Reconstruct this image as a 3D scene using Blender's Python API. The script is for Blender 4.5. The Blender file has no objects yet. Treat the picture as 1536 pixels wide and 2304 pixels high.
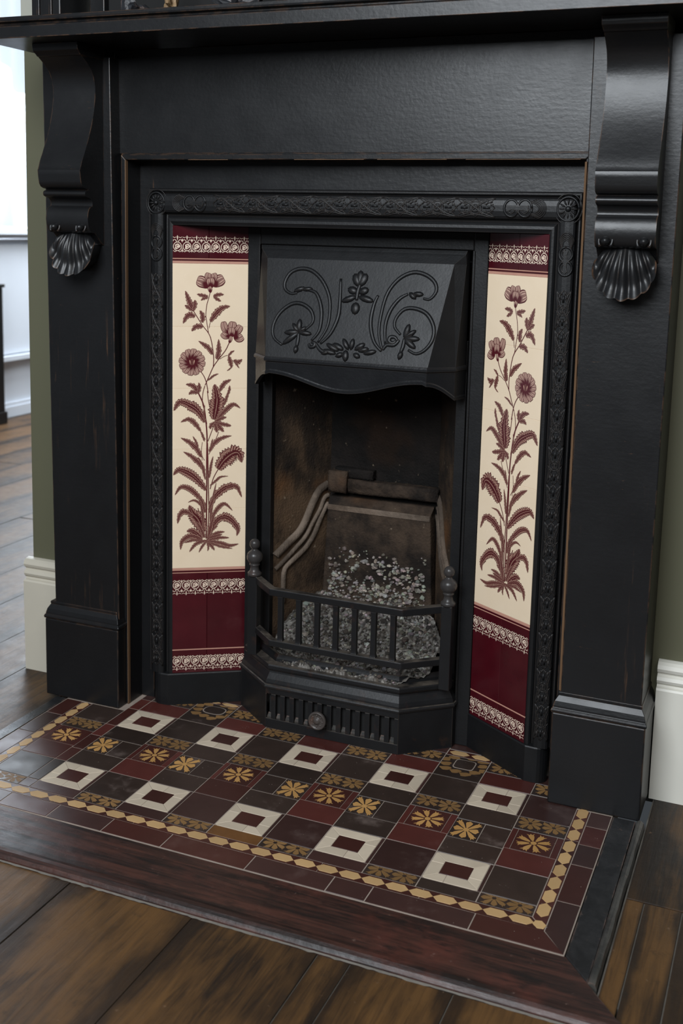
import bpy, bmesh, math, random
from mathutils import Vector, Matrix
PI = math.pi
rnd = random.Random(7)
SC = bpy.context.scene
COL = SC.collection

# ------------------------------------------------------------------ camera
cd = bpy.data.cameras.new('camera')
cd.sensor_fit = 'HORIZONTAL'; cd.sensor_width = 36.0
cd.lens = 2534.64 / 1536 * 36
cd.shift_x = (768 - 752.3) / 1536
cd.shift_y = (897.0 - 1152) / 1536
cd.clip_start = 0.05
cam = bpy.data.objects.new('camera', cd); COL.objects.link(cam)
R_, U_, F_ = (Vector((0.92124185, 0.38833596, 0.02255301)), Vector((-0.0795661, 0.13136611, 0.98813571)), Vector((-0.38076593, 0.91210642, -0.15191834)))
cam.matrix_world = Matrix(((R_.x, U_.x, -F_.x, 0.89787), (R_.y, U_.y, -F_.y, -2.19566), (R_.z, U_.z, -F_.z, 1.17376), (0, 0, 0, 1)))
cd.dof.use_dof = True; cd.dof.focus_distance = 2.35; cd.dof.aperture_fstop = 7.0
SC.camera = cam

# ------------------------------------------------------------------ world, light, exposure
W = bpy.data.worlds.new('world'); SC.world = W; W.use_nodes = True
bg = W.node_tree.nodes['Background']; bg.inputs[0].default_value = (0.80, 0.90, 1.0, 1); bg.inputs[1].default_value = 0.055

def area(name, loc, target, sx, sy, energy, color):
    l = bpy.data.lights.new(name, 'AREA'); l.shape = 'RECTANGLE'; l.size = sx; l.size_y = sy
    l.energy = energy; l.color = color
    o = bpy.data.objects.new(name, l); COL.objects.link(o); o.location = loc
    o.rotation_euler = (Vector(target) - Vector(loc)).to_track_quat('-Z', 'Y').to_euler()
    return o
area('window_light_room', (0.02, -3.2, 2.62), (0.05, 0.0, 0.70), 1.7, 1.8, 165, (0.89, 0.945, 1.0))
area('fill_light_side', (1.9, -2.9, 2.5), (0.3, 0.1, 0.6), 0.8, 1.3, 22, (1.0, 0.97, 0.93))  # added weak side fill, stands for no source in the room
area('window_light_next_room', (-3.25, 3.4, 1.95), (-1.3, 1.6, 0.0), 1.8, 1.5, 190, (0.86, 0.93, 1.0))
area('fill_light_next_room', (-1.6, 4.6, 2.6), (-3.4, 3.5, 0.7), 1.0, 1.0, 60, (0.88, 0.94, 1.0))  # unseen fill added to brighten the panelling under the window

SC.view_settings.view_transform = 'Standard'
SC.view_settings.look = 'None'
SC.view_settings.exposure = 0.0
SC.view_settings.gamma = 1.0
SC.view_settings.use_curve_mapping = False

# ------------------------------------------------------------------ node helpers
class NT:
    def __init__(s, name):
        s.m = bpy.data.materials.new(name); s.m.use_nodes = True
        s.t = s.m.node_tree; s.b = s.t.nodes['Principled BSDF']
        s.tc = s.n('ShaderNodeTexCoord'); s.oi = s.n('ShaderNodeObjectInfo')
    def n(s, k, **kw):
        x = s.t.nodes.new(k)
        for a, v in kw.items(): setattr(x, a, v)
        return x
    def put(s, sock, v):
        if hasattr(v, 'is_output') or isinstance(v, bpy.types.NodeSocket): s.t.links.new(v, sock)
        elif isinstance(v, (tuple, list)):
            sock.default_value = tuple(v) + ((1,) if len(v) == 3 and len(sock.default_value) == 4 else ())
        else: sock.default_value = v
    def vec(s, scale=(1, 1, 1), rand=True, src='Object'):
        mp = s.n('ShaderNodeMapping'); s.put(mp.inputs['Vector'], s.tc.outputs[src]); mp.inputs['Scale'].default_value = scale
        if rand:
            c = s.n('ShaderNodeCombineXYZ')
            for i, k in enumerate((13.1, 7.7, 5.3)): s.put(c.inputs[i], s.math('MULTIPLY', s.oi.outputs['Random'], k))
            s.put(mp.inputs['Location'], c.outputs[0])
        return mp.outputs[0]
    def noise(s, scale, vec=None, detail=4, rough=0.55, dist=0.0):
        x = s.n('ShaderNodeTexNoise'); s.put(x.inputs['Vector'], vec if vec is not None else s.vec())
        x.inputs['Scale'].default_value = scale; x.inputs['Detail'].default_value = detail; x.inputs['Roughness'].default_value = rough; x.inputs['Distortion'].default_value = dist
        return x.outputs['Fac']
    def math(s, op, a, b=0.0, c=None, clamp=False):
        x = s.n('ShaderNodeMath', operation=op, use_clamp=clamp); s.put(x.inputs[0], a); s.put(x.inputs[1], b)
        if c is not None: s.put(x.inputs[2], c)
        return x.outputs[0]
    def ss(s, v, lo, hi, a=0.0, b=1.0):
        x = s.n('ShaderNodeMapRange', interpolation_type='SMOOTHSTEP'); s.put(x.inputs['Value'], v)
        for i, q in zip(('From Min', 'From Max', 'To Min', 'To Max'), (lo, hi, a, b)): s.put(x.inputs[i], q)
        return x.outputs[0]
    def mix(s, f, a, b):
        x = s.n('ShaderNodeMix', data_type='RGBA'); s.put(x.inputs[0], f); s.put(x.inputs[6], a); s.put(x.inputs[7], b)
        return x.outputs[2]
    def bump(s, h, strength=0.3, dist=0.002):
        x = s.n('ShaderNodeBump'); x.inputs['Strength'].default_value = strength; x.inputs['Distance'].default_value = dist
        s.put(x.inputs['Height'], h); s.put(s.b.inputs['Normal'], x.outputs[0]); return x
    def edge(s, radius):
        bv = s.n('ShaderNodeBevel', samples=4); bv.inputs['Radius'].default_value = radius
        g = s.n('ShaderNodeNewGeometry')
        d = s.n('ShaderNodeVectorMath', operation='DOT_PRODUCT'); s.put(d.inputs[0], bv.outputs[0]); s.put(d.inputs[1], g.outputs['Normal'])
        return s.math('SUBTRACT', 1.0, d.outputs['Value'])
    def out(s, color, rough, spec=0.5, **kw):
        s.put(s.b.inputs['Base Color'], color); s.put(s.b.inputs['Roughness'], rough); s.b.inputs['Specular IOR Level'].default_value = spec
        for k, v in kw.items(): s.put(s.b.inputs[k.replace('_', ' ')], v)
        return s.m

def m_black_wood(name, wear=1.0, streak=0.0, spec=0.34, rough=0.34, col=(0.0078, 0.0080, 0.0087)):
    s = NT(name)
    e = s.ss(s.edge(0.0042), 0.02, 0.16)
    brk = s.ss(s.noise(30, detail=6), 0.42, 0.60)
    e = s.math('MULTIPLY', s.math('MULTIPLY', e, brk), 0.75 * wear)
    g = s.noise(1.0, s.vec((95, 95, 5)), detail=5, rough=0.65)
    patch = s.ss(s.noise(3.2, detail=3), 0.46, 0.62)
    st = s.math('MULTIPLY', s.math('MULTIPLY', s.ss(g, 0.56, 0.72), patch), streak)
    sc = s.math('MULTIPLY', s.ss(s.noise(1.0, s.vec((34, 34, 150)), detail=6, rough=0.75), 0.63, 0.74), 0.55 * wear)
    f = s.math('ADD', s.math('ADD', e, st), s.math('MULTIPLY', sc, s.ss(s.noise(5), 0.45, 0.65)), clamp=True)
    base = s.mix(s.noise(9), tuple(c * 0.75 for c in col), tuple(c * 1.3 for c in col))
    c = s.mix(f, base, s.mix(s.noise(30), (0.075, 0.034, 0.017), (0.24, 0.125, 0.062)))
    fine = s.noise(1.0, s.vec((30, 30, 130)), detail=3)
    s.bump(s.math('ADD', s.noise(120, detail=3), s.math('MULTIPLY', fine, 0.8)), 0.16, 0.0015)
    return s.out(c, s.math('ADD', rough - 0.06, s.math('MULTIPLY', s.noise(14), 0.14)), spec)

def m_iron(name, col=(0.0066, 0.0069, 0.0076), rough=0.42, bump=0.22, rust=0.0, dust=0.0):
    s = NT(name)
    e = s.ss(s.edge(0.0028), 0.03, 0.20)
    c = s.mix(s.noise(16, detail=5), tuple(k * 0.7 for k in col), tuple(k * 1.35 for k in col))
    c = s.mix(s.math('MULTIPLY', e, 0.30), c, (0.10, 0.078, 0.064))
    if rust: c = s.mix(s.math('MULTIPLY', s.ss(s.noise(22, detail=6), 0.58, 0.70), rust), c, (0.11, 0.04, 0.018))
    if dust:
        gm = s.n('ShaderNodeNewGeometry'); sp = s.n('ShaderNodeSeparateXYZ'); s.put(sp.inputs[0], gm.outputs['Normal'])
        c = s.mix(s.math('MULTIPLY', s.math('MULTIPLY', s.ss(sp.outputs['Z'], 0.6, 0.98), s.ss(s.noise(35, detail=5), 0.25, 0.7)), dust), c, (0.15, 0.125, 0.10))
    s.bump(s.math('ADD', s.noise(190, detail=4), s.noise(45, detail=3)), bump, 0.0012)
    return s.out(c, s.math('ADD', rough - 0.08, s.math('MULTIPLY', s.noise(25), 0.18)), 0.29)

def m_tile(name, a, b, rough=0.36, haze=0.5, speck=True, bump=0.06, vary=0.25):
    s = NT(name)
    c = s.mix(s.noise(22, detail=5), a, b)
    hv = s.math('ADD', 1.0 - vary, s.math('MULTIPLY', s.oi.outputs['Random'], 2 * vary))
    hs = s.n('ShaderNodeHueSaturation'); s.put(hs.inputs['Value'], hv); s.put(hs.inputs['Color'], c); c = hs.outputs[0]
    if haze:
        hz = s.math('MULTIPLY', s.ss(s.noise(11, detail=5, rough=0.62), 0.56, 0.80), haze)
        c = s.mix(hz, c, (0.22, 0.17, 0.15))
    if speck:
        v = s.n('ShaderNodeTexVoronoi'); s.put(v.inputs['Vector'], s.vec()); v.inputs['Scale'].default_value = 130
        c = s.mix(s.math('MULTIPLY', s.ss(v.outputs['Distance'], 0.12, 0.05), s.ss(s.noise(40), 0.56, 0.66)), c, (0.35, 0.29, 0.25))
    s.bump(s.math('ADD', s.noise(70, detail=3), s.math('MULTIPLY', s.noise(18), 0.5)), bump, 0.002)
    return s.out(c, s.math('ADD', rough - 0.1, s.math('MULTIPLY', s.noise(20, detail=4), 0.28)), 0.45)

def m_plain(name, col, rough=0.5, var=0.15, scale=12, bump=0.05, spec=0.5):
    s = NT(name)
    c = s.mix(s.noise(scale, detail=4), tuple(k * (1 - var) for k in col), tuple(min(1, k * (1 + var)) for k in col))
    s.bump(s.noise(scale * 12, detail=3), bump, 0.001)
    return s.out(c, rough, spec)

def m_floor(name):
    s = NT(name)
    gr = s.noise(1.0, s.vec((75, 5.0, 75)), detail=7, rough=0.7, dist=0.8)
    fine = s.noise(1.0, s.vec((260, 16, 260)), detail=4, rough=0.7)
    big = s.noise(1.0, s.vec((7.5, 3.2, 5)), detail=4, rough=0.6)
    blot = s.noise(24, detail=7, rough=0.72)
    sp = s.n('ShaderNodeSeparateXYZ'); s.put(sp.inputs[0], s.tc.outputs['Generated'])
    d = s.math('MINIMUM', sp.outputs['X'], s.math('SUBTRACT', 1.0, sp.outputs['X']))
    edge = s.ss(s.math('ADD', d, s.math('MULTIPLY', s.math('SUBTRACT', big, 0.5), 0.55)), 0.02, 0.22)
    f = s.math('ADD', s.math('MULTIPLY', gr, 0.5), s.math('MULTIPLY', big, 0.62))
    f = s.ss(s.math('ADD', f, s.math('MULTIPLY', s.oi.outputs['Random'], 0.12)), 0.42, 0.76)
    f = s.math('MULTIPLY', f, s.math('ADD', 0.25, s.math('MULTIPLY', edge, 0.75)))
    c = s.mix(f, (0.0125, 0.0085, 0.0065), (0.112, 0.056, 0.0190))
    c = s.mix(s.ss(fine, 0.55, 0.8, 0, 0.55), c, (0.016, 0.011, 0.008))
    c = s.mix(s.ss(blot, 0.57, 0.76, 0, 0.7), c, (0.015, 0.0125, 0.011))
    c = s.mix(s.math('MULTIPLY', s.ss(s.noise(60, detail=6, rough=0.7), 0.64, 0.76), 0.6), c, (0.21, 0.135, 0.085))
    s.bump(s.math('ADD', s.math('MULTIPLY', gr, 1.2), s.math('MULTIPLY', blot, 0.8)), 0.32, 0.003)
    return s.out(c, s.math('ADD', 0.33, s.math('MULTIPLY', blot, 0.30)), 0.32)

def m_kerb(name, a, b, c3, stretch=(3.5, 60, 60)):
    s = NT(name)
    gr = s.noise(1.0, s.vec(stretch), detail=7, rough=0.7, dist=0.4)
    big = s.noise(7, detail=4)
    c = s.mix(s.ss(gr, 0.35, 0.65), a, b)
    c = s.mix(s.ss(big, 0.52, 0.72, 0, 0.75), c, c3)
    c = s.mix(s.ss(s.noise(1.0, s.vec((9, 30, 30)), detail=6, rough=0.75), 0.48, 0.66, 0, 0.85), c, a)
    v = s.ss(s.noise(60, detail=6, rough=0.7), 0.64, 0.74, 0, 0.6)
    e = s.math('MULTIPLY', s.ss(s.edge(0.006), 0.04, 0.3), s.ss(s.noise(30), 0.4, 0.6))
    c = s.mix(s.math('MAXIMUM', v, s.math('MULTIPLY', e, 0.75)), c, (0.20, 0.125, 0.10))
    s.bump(s.math('ADD', gr, s.noise(50, detail=4)), 0.35, 0.003)
    return s.out(c, s.math('ADD', 0.30, s.math('MULTIPLY', s.noise(30, detail=4), 0.25)), 0.5)

def m_soot(name, a, b, rust=0.4, top=0.0):
    s = NT(name)
    c = s.mix(s.ss(s.noise(9, detail=6, rough=0.65), 0.35, 0.68), a, b)
    c = s.mix(s.ss(s.noise(5, detail=3), 0.52, 0.72, 0, rust), c, (0.13, 0.055, 0.018))
    if top:      # soot licked up the brick by the fire, with a ragged lower edge
        sp = s.n('ShaderNodeSeparateXYZ'); s.put(sp.inputs[0], s.tc.outputs['Object'])
        hgt = s.math('ADD', sp.outputs['Z'], s.math('MULTIPLY', s.math('SUBTRACT', s.noise(1.0, s.vec((16, 16, 5)), detail=6, rough=0.65), 0.5), 0.75))
        c = s.mix(s.ss(hgt, 0.36, 0.66, 0, top), c, (0.006, 0.005, 0.0045))
    c = s.mix(s.ss(s.noise(60, detail=5), 0.66, 0.75, 0, 0.7), c, (0.22, 0.17, 0.12))
    s.bump(s.math('ADD', s.noise(60, detail=6, rough=0.7), s.noise(200, detail=2)), 0.6, 0.004)
    return s.out(c, 0.85, 0.2)

def m_print(name, dark, light, kind):
    s = NT(name)
    sp = s.n('ShaderNodeSeparateXYZ'); s.put(sp.inputs[0], s.tc.outputs['UV'])
    v = s.math('ABSOLUTE', s.math('SUBTRACT', s.math('MULTIPLY', sp.outputs['Y'], 2.0), 1.0))
    ph = s.math('SUBTRACT', sp.outputs['X'], s.math('MULTIPLY', v, 1.3))
    wv = s.math('ADD', 0.5, s.math('MULTIPLY', s.math('SINE', s.math('MULTIPLY', ph, 6.283)), 0.5))
    if kind == 'leaf':
        core = s.ss(v, 0.60, 0.28)
        f = s.math('MAXIMUM', s.math('MULTIPLY', s.ss(wv, 0.38, 0.70), 0.95), core)
        f = s.math('MAXIMUM', f, s.ss(v, 0.78, 0.88))
        f = s.math('MULTIPLY', f, s.ss(v, 0.02, 0.10, 0.45, 1.0))
    else:
        sv = s.math('ADD', 0.5, s.math('MULTIPLY', s.math('SINE', s.math('MULTIPLY', v, 15.0)), 0.5))
        f = s.math('MULTIPLY', s.ss(sv, 0.50, 0.80), 0.75)
        f = s.math('MAXIMUM', f, s.ss(v, 0.74, 0.86))
        f = s.math('MAXIMUM', f, s.ss(s.math('ADD', sp.outputs['X'], s.math('MULTIPLY', v, 0.25)), 0.72, 0.38))
        f = s.math('MAXIMUM', f, s.ss(sp.outputs['X'], 0.90, 0.97))
    c = s.mix(f, light, dark)
    return s.out(c, 0.16, 0.5)

MT = {}
def mats():
    MT['wood'] = m_black_wood('black_painted_wood', 1.0, 0.0)
    MT['shaft'] = m_black_wood('worn_black_painted_wood', 1.2, 0.42)
    MT['carve'] = m_black_wood('black_painted_carving', 0.55, 0.0, 0.40, 0.35)
    MT['panel'] = m_black_wood('smooth_black_panel_paint', 0.5, 0.0, 0.40, 0.33)
    MT['iron'] = m_iron('black_cast_iron')
    MT['ironpol'] = m_iron('blackleaded_grate_iron', (0.0090, 0.0092, 0.0100), 0.36, 0.14, 0.12, 0.55)
    MT['lip'] = m_iron('glossy_black_hood_edge', (0.0085, 0.0090, 0.0102), 0.30, 0.30)
    MT['knob'] = m_iron('worn_iron_knob', (0.05, 0.042, 0.038), 0.34, 0.2, 0.5)
    MT['finial'] = m_iron('polished_iron_finial', (0.035, 0.032, 0.031), 0.27, 0.1, 0.3)
    MT['dark'] = m_plain('soot_black', (0.004, 0.004, 0.004), 0.9)
    MT['t_dark'] = m_tile('brown_black_tile', (0.0185, 0.0120, 0.0095), (0.038, 0.0235, 0.0180))
    MT['t_red'] = m_tile('dark_red_tile', (0.052, 0.0135, 0.0105), (0.085, 0.021, 0.0165), haze=0.15)
    MT['t_brown'] = m_tile('purple_brown_tile', (0.031, 0.0145, 0.0125), (0.049, 0.021, 0.0175), haze=0.2)
    MT['t_redf'] = m_tile('brown_red_tile', (0.038, 0.0115, 0.0085), (0.058, 0.0165, 0.0125), haze=0.12)
    MT['t_rust'] = m_tile('rust_stained_tile', (0.05, 0.02, 0.008), (0.20, 0.085, 0.02), haze=0.1)
    MT['t_white'] = m_tile('ivory_stone_tile', (0.43, 0.355, 0.265), (0.56, 0.475, 0.365), 0.5, 0.0, False, 0.08, 0.10)
    MT['t_gold'] = m_tile('buff_lozenge_tile', (0.38, 0.235, 0.10), (0.50, 0.325, 0.155), 0.5, 0.0, False, 0.06, 0.12)
    MT['i_gold'] = m_tile('gold_inlay', (0.33, 0.165, 0.045), (0.50, 0.285, 0.10), 0.5, 0.0, False, 0.05, 0.1)
    MT['i_dull'] = m_tile('dull_brown_gold_inlay', (0.125, 0.066, 0.022), (0.26, 0.145, 0.055), 0.5, 0.0, True, 0.05, 0.15)
    MT['grout'] = m_plain('grey_brown_grout', (0.29, 0.235, 0.195), 0.85, 0.35, 30, 0.2)
    MT['burg'] = m_tile('burgundy_glazed_tile', (0.034, 0.0022, 0.0048), (0.066, 0.0055, 0.0095), 0.17, 0.05, False, 0.03, 0.08)
    MT['cream'] = m_tile('cream_glazed_tile', (0.73, 0.585, 0.415), (0.78, 0.64, 0.475), 0.20, 0.0, False, 0.02, 0.02)
    MT['pink'] = m_tile('pink_lined_tile', (0.40, 0.20, 0.15), (0.52, 0.28, 0.21), 0.2, 0.0, False, 0.02, 0.05)
    MT['lace'] = m_tile('ivory_lace_print', (0.60, 0.46, 0.36), (0.72, 0.58, 0.46), 0.2, 0.0, False, 0.02, 0.02)
    MT['p_leaf'] = m_print('burgundy_leaf_print', (0.068, 0.0085, 0.0120), (0.46, 0.27, 0.20), 'leaf')
    MT['p_petal'] = m_print('burgundy_petal_print', (0.075, 0.0105, 0.0145), (0.50, 0.32, 0.25), 'petal')
    MT['p_stem'] = m_plain('burgundy_stem_print', (0.095, 0.016, 0.018), 0.2)
    MT['dust'] = m_plain('grey_joint_dust', (0.125, 0.112, 0.095), 0.9, 0.5, 40, 0.2)
    MT['floor'] = m_floor('worn_brown_floorboard')
    MT['kerb'] = m_kerb('dark_red_brown_kerb', (0.0115, 0.0080, 0.0072), (0.066, 0.026, 0.0185), (0.085, 0.026, 0.0185))
    MT['slate'] = m_kerb('black_slate_strip', (0.0085, 0.0088, 0.0095), (0.019, 0.019, 0.020), (0.03, 0.029, 0.029), (30, 20, 30))
    MT['bead'] = m_kerb('dusty_grey_strip', (0.022, 0.022, 0.021), (0.055, 0.052, 0.047), (0.09, 0.085, 0.075), (40, 12, 40))
    MT['green'] = m_plain('olive_green_wall_paint', (0.088, 0.086, 0.050), 0.6, 0.06, 4, 0.05)
    MT['pale'] = m_plain('pale_grey_plaster', (0.34, 0.34, 0.29), 0.7, 0.12, 9, 0.05)
    MT['white'] = m_plain('cream_white_gloss_paint', (0.66, 0.645, 0.575), 0.35, 0.05, 8, 0.05)
    MT['white_aged_dim'] = m_plain('aged_dimmed_cream_paint', (0.49, 0.455, 0.375), 0.4, 0.07, 8, 0.05)  # yellowed cream, with the weaker light on the left also darkened into it
    MT['white2'] = m_plain('daylight_tinted_white_paint', (0.62, 0.66, 0.72), 0.45, 0.05, 4, 0.03)  # white paint with the blue cast of daylight put into its colour
    MT['soot'] = m_soot('sooty_fireclay', (0.010, 0.0072, 0.0058), (0.060, 0.040, 0.027))
    MT['sootl'] = m_soot('rusty_brown_fireclay', (0.018, 0.0115, 0.0075), (0.080, 0.049, 0.028), 0.75, 0.85)
    MT['ridge'] = m_soot('grey_brown_fireclay_ridge', (0.06, 0.045, 0.034), (0.17, 0.13, 0.10), 0.1)
    MT['sootd'] = m_soot('black_soot_fireclay', (0.0035, 0.003, 0.0027), (0.011, 0.0082, 0.0070), 0.10)
    s = NT('grey_ash'); at = s.n('ShaderNodeVertexColor'); at.layer_name = 'tint'
    s.bump(s.noise(150, detail=5), 0.5, 0.003)
    MT['ash'] = s.out(s.mix(s.noise(70, detail=5), (0.05, 0.045, 0.04), at.outputs[0]), 0.95, 0.1)
    s = NT('bare_worn_wood'); MT['bare'] = s.out(s.mix(s.noise(1.0, s.vec((60, 60, 4)), detail=5), (0.07, 0.038, 0.020), (0.20, 0.115, 0.06)), 0.6, 0.3)
    MT['rock'] = m_kerb('black_streaked_mineral', (0.008, 0.0085, 0.010), (0.022, 0.024, 0.028), (0.14, 0.145, 0.15), (25, 40, 60))
    MT['rock2'] = m_tile('tan_mineral', (0.05, 0.03, 0.015), (0.34, 0.22, 0.11), 0.5, 0.0, False, 0.3, 0.1)
    s = NT('daylight_window'); s.b.inputs['Base Color'].default_value = (0, 0, 0, 1)
    s.b.inputs['Emission Color'].default_value = (0.90, 0.955, 1.0, 1); s.b.inputs['Emission Strength'].default_value = 2.2; MT['pane'] = s.m
    s = NT('sheer_white_curtain'); tr = s.n('ShaderNodeBsdfTranslucent'); tr.inputs[0].default_value = (0.52, 0.57, 0.64, 1); df = s.n('ShaderNodeBsdfDiffuse'); df.inputs[0].default_value = (0.5, 0.53, 0.57, 1)
    ad = s.n('ShaderNodeMixShader'); ad.inputs[0].default_value = 0.8; s.t.links.new(df.outputs[0], ad.inputs[1]); s.t.links.new(tr.outputs[0], ad.inputs[2])
    s.t.links.new(ad.outputs[0], s.t.nodes['Material Output'].inputs['Surface']); MT['curtain'] = s.m
mats()

# ------------------------------------------------------------------ traced outlines (tenths of a millimetre)
STEMS=[([(807,4190),(810,4837),(815,5480),(811,6118),(815,6646),(792,7004),(743,7381),(697,7548),(594,7767)],23),([(838,4189),(866,4836),(852,5479),(838,6117),(826,6540)],17),([(807,7003),(750,7318),(701,7527),(713,7756),(757,7922)],12),([(762,7934),(851,8141),(952,8371),(1076,8555),(1234,8762),(1323,8945)],14),([(952,8371),(958,8623),(903,8989),(834,9171),(687,9363),(483,9689)],14),([(834,9171),(795,9421),(771,9602),(792,9828),(841,10009),(867,10122)],11),([(647,8279),(738,8141),(795,7980),(835,7749)],14),([(815,7797),(845,7547),(883,7380)],12),([(1099,8555),(1212,8624),(1292,8647)],8),([(845,9285),(878,9444)],9),([(836,6583),(927,6834),(988,7023)],12),([(858,6265),(970,6497),(1092,6812)],10),([(774,6625),(701,6773),(639,6879)],10),([(756,6119),(662,6289),(600,6417)],10),([(768,5694),(705,5950),(518,6185)],12),([(894,5414),(975,5690),(1099,5922)],14),([(731,4839),(708,5161),(563,5335)],12),([(887,4835),(938,5049),(1082,5282)],12),([(734,4235),(690,4625),(606,4949)],14),([(704,6119),(682,6331),(702,6563)],8),([(1049,7085),(1172,7252),(1211,7482)],8),([(879,4361),(940,4705),(1064,4939)],14)]
LEAVES=[([(761,7046),(596,7319),(391,7466),(167,7530),(25,7323)],114),([(977,7107),(1027,7379),(1046,7630),(982,7963)],182),([(1029,7086),(1254,7336),(1439,7471),(1605,7375)],62),([(1212,7462),(1272,7629),(1332,7837)],37),([(659,6837),(515,7027),(372,7122),(188,7050)],62),([(988,7044),(1131,7127),(1276,7168)],50),([(988,7044),(1092,6938),(1217,6810)],70),([(988,7044),(1030,6896),(1051,6791)],54),([(988,7044),(906,6961),(886,6877)],50),([(988,7044),(1257,6979),(1391,6956)],50),([(868,6329),(991,6539),(1176,6663),(1404,6714)],58),([(683,6204),(558,6417),(394,6566),(189,6674)],70),([(600,6417),(558,6565),(475,6713)],31),([(767,5864),(601,6078),(436,6229),(251,6337)],62),([(1078,5901),(1222,6112),(1429,6279),(1574,6277),(1650,6052)],196),([(801,5395),(561,5676),(355,5828),(149,5895),(16,5770)],128),([(894,5500),(1038,5625),(1142,5709),(1329,5727)],33),([(792,5009),(563,5292),(376,5445),(191,5470),(57,5281)],83),([(876,4986),(1061,5283),(1290,5449),(1519,5467),(1658,5195)],95),([(762,4881),(626,5077),(501,5144),(367,5093)],33),([(940,4705),(1084,4939),(1251,5042),(1441,4866)],54),([(754,4364),(607,4670),(482,4823),(398,5029)],165),([(503,4758),(295,4870),(171,4788),(120,4574)],70),([(879,4361),(1066,4637),(1253,4719),(1443,4607),(1571,4408),(1541,4235)],103),([(713,4193),(567,4326),(442,4394),(338,4375)],87),([(713,4171),(442,4265),(235,4141),(193,3926)],70),([(818,4146),(1153,4072),(1364,4001),(1596,4038)],54),([(818,4146),(1110,4203),(1363,4197)],45),([(818,4146),(1047,4314),(1256,4351)],54),([(818,4146),(568,4067),(402,3866)],54),([(818,4125),(714,3998),(631,3848)],33),([(818,4125),(944,3991),(1008,3891)],41),([(818,4125),(1154,3985),(1449,3922)],33),([(818,4125),(860,3972),(840,3875)],25),([(734,4149),(484,4156),(276,4096)],37),([(859,4210),(942,4403),(1087,4507)],45),([(870,4210),(1026,4249),(1194,4288)],50),([(899,4577),(938,5049),(1039,5582)],37),([(733,4300),(710,4839),(625,5313)],41),([(872,5692),(911,5989),(962,6222)],37),([(779,5651),(705,5992),(600,6205)],37),([(753,6583),(701,6752),(649,6837)],29),([(909,6413),(929,6539),(949,6645)],25),([(859,4210),(920,4511),(1002,4790)],58),([(765,4213),(670,4453),(565,4628)],54),([(772,4838),(709,5097),(604,5270)],50),([(866,4879),(938,5092),(999,5219)],50),([(772,7046),(730,7214),(759,7464)],25),([(483,9689),(393,9891),(292,10160)],78),([(483,9712),(516,9848),(516,9949)],55),([(461,9700),(349,9778),(281,9823)],46),([(517,9554),(371,9598),(238,9394)],69),([(687,9420),(697,9578),(629,9702)],60),([(698,9318),(552,9328),(440,9214)],64),([(878,9444),(1001,9626),(1158,9764),(1339,9811)],78),([(818,10031),(684,10052),(560,10084)],46),([(819,10008),(729,9985),(650,9939)],34),([(942,10032),(1066,10079),(1190,10080)],46),([(953,10021),(1044,9966),(1123,9922)],41),([(939,8669),(825,8829),(598,8988)],60),([(1031,8555),(1075,8738),(1073,9035)],62),([(1303,8624),(1371,8716),(1450,8762)],28),([(1315,8624),(1362,8463),(1386,8348)],55),([(1430,8532),(1533,8487),(1635,8556)],55),([(1385,8371),(1329,8314),(1272,8279)],16),([(1441,8509),(1511,8417),(1569,8337)],23),([(829,8049),(965,8164),(1079,8210)],25),([(592,7750),(489,7911),(308,7958)],64),([(592,7750),(467,7773),(377,7716)],51),([(592,7750),(626,7865),(614,8003)],46),([(1104,7794),(1217,7979),(1377,8071)],55),([(1288,7678),(1333,7817),(1343,7932)],32)]
PETALS=[([(840,10256),(682,10366),(559,10409)],129,0),([(929,10280),(1063,10394),(1187,10463)],129,0),([(862,10346),(816,10480),(838,10581)],74,0),([(895,10347),(962,10482),(939,10572)],74,0),([(885,10234),(879,10369),(868,10459)],101,1),([(874,10122),(862,10212),(840,10256)],51,0),([(1390,9106),(1230,9264),(1183,9446)],83,0),([(1390,9128),(1389,9288),(1410,9448)],101,0),([(1413,9106),(1526,9243),(1593,9358)],87,0),([(1368,9105),(1231,9105),(1144,9173)],74,0),([(1436,9106),(1550,9061),(1641,9107)],101,0),([(1379,9083),(1378,9197),(1377,9311)],87,1),([(1323,8945),(1350,9014),(1368,9105)],41,0),([(503,8478),(644,8456),(762,8437)],78,2),([(493,8453),(604,8362),(698,8284)],78,2),([(472,8437),(524,8300),(569,8185)],78,2),([(446,8434),(426,8289),(408,8166)],78,2),([(423,8445),(334,8330),(260,8233)],78,2),([(407,8466),(275,8413),(164,8368)],78,2),([(405,8493),(264,8515),(146,8533)],78,2),([(415,8517),(304,8609),(210,8685)],78,2),([(435,8533),(383,8670),(339,8784)],78,2),([(461,8536),(482,8681),(499,8803)],78,2),([(484,8525),(573,8640),(647,8737)],78,2),([(500,8504),(632,8558),(743,8603)],78,2)]
DAISY=((454, 8485), 74)
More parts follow.
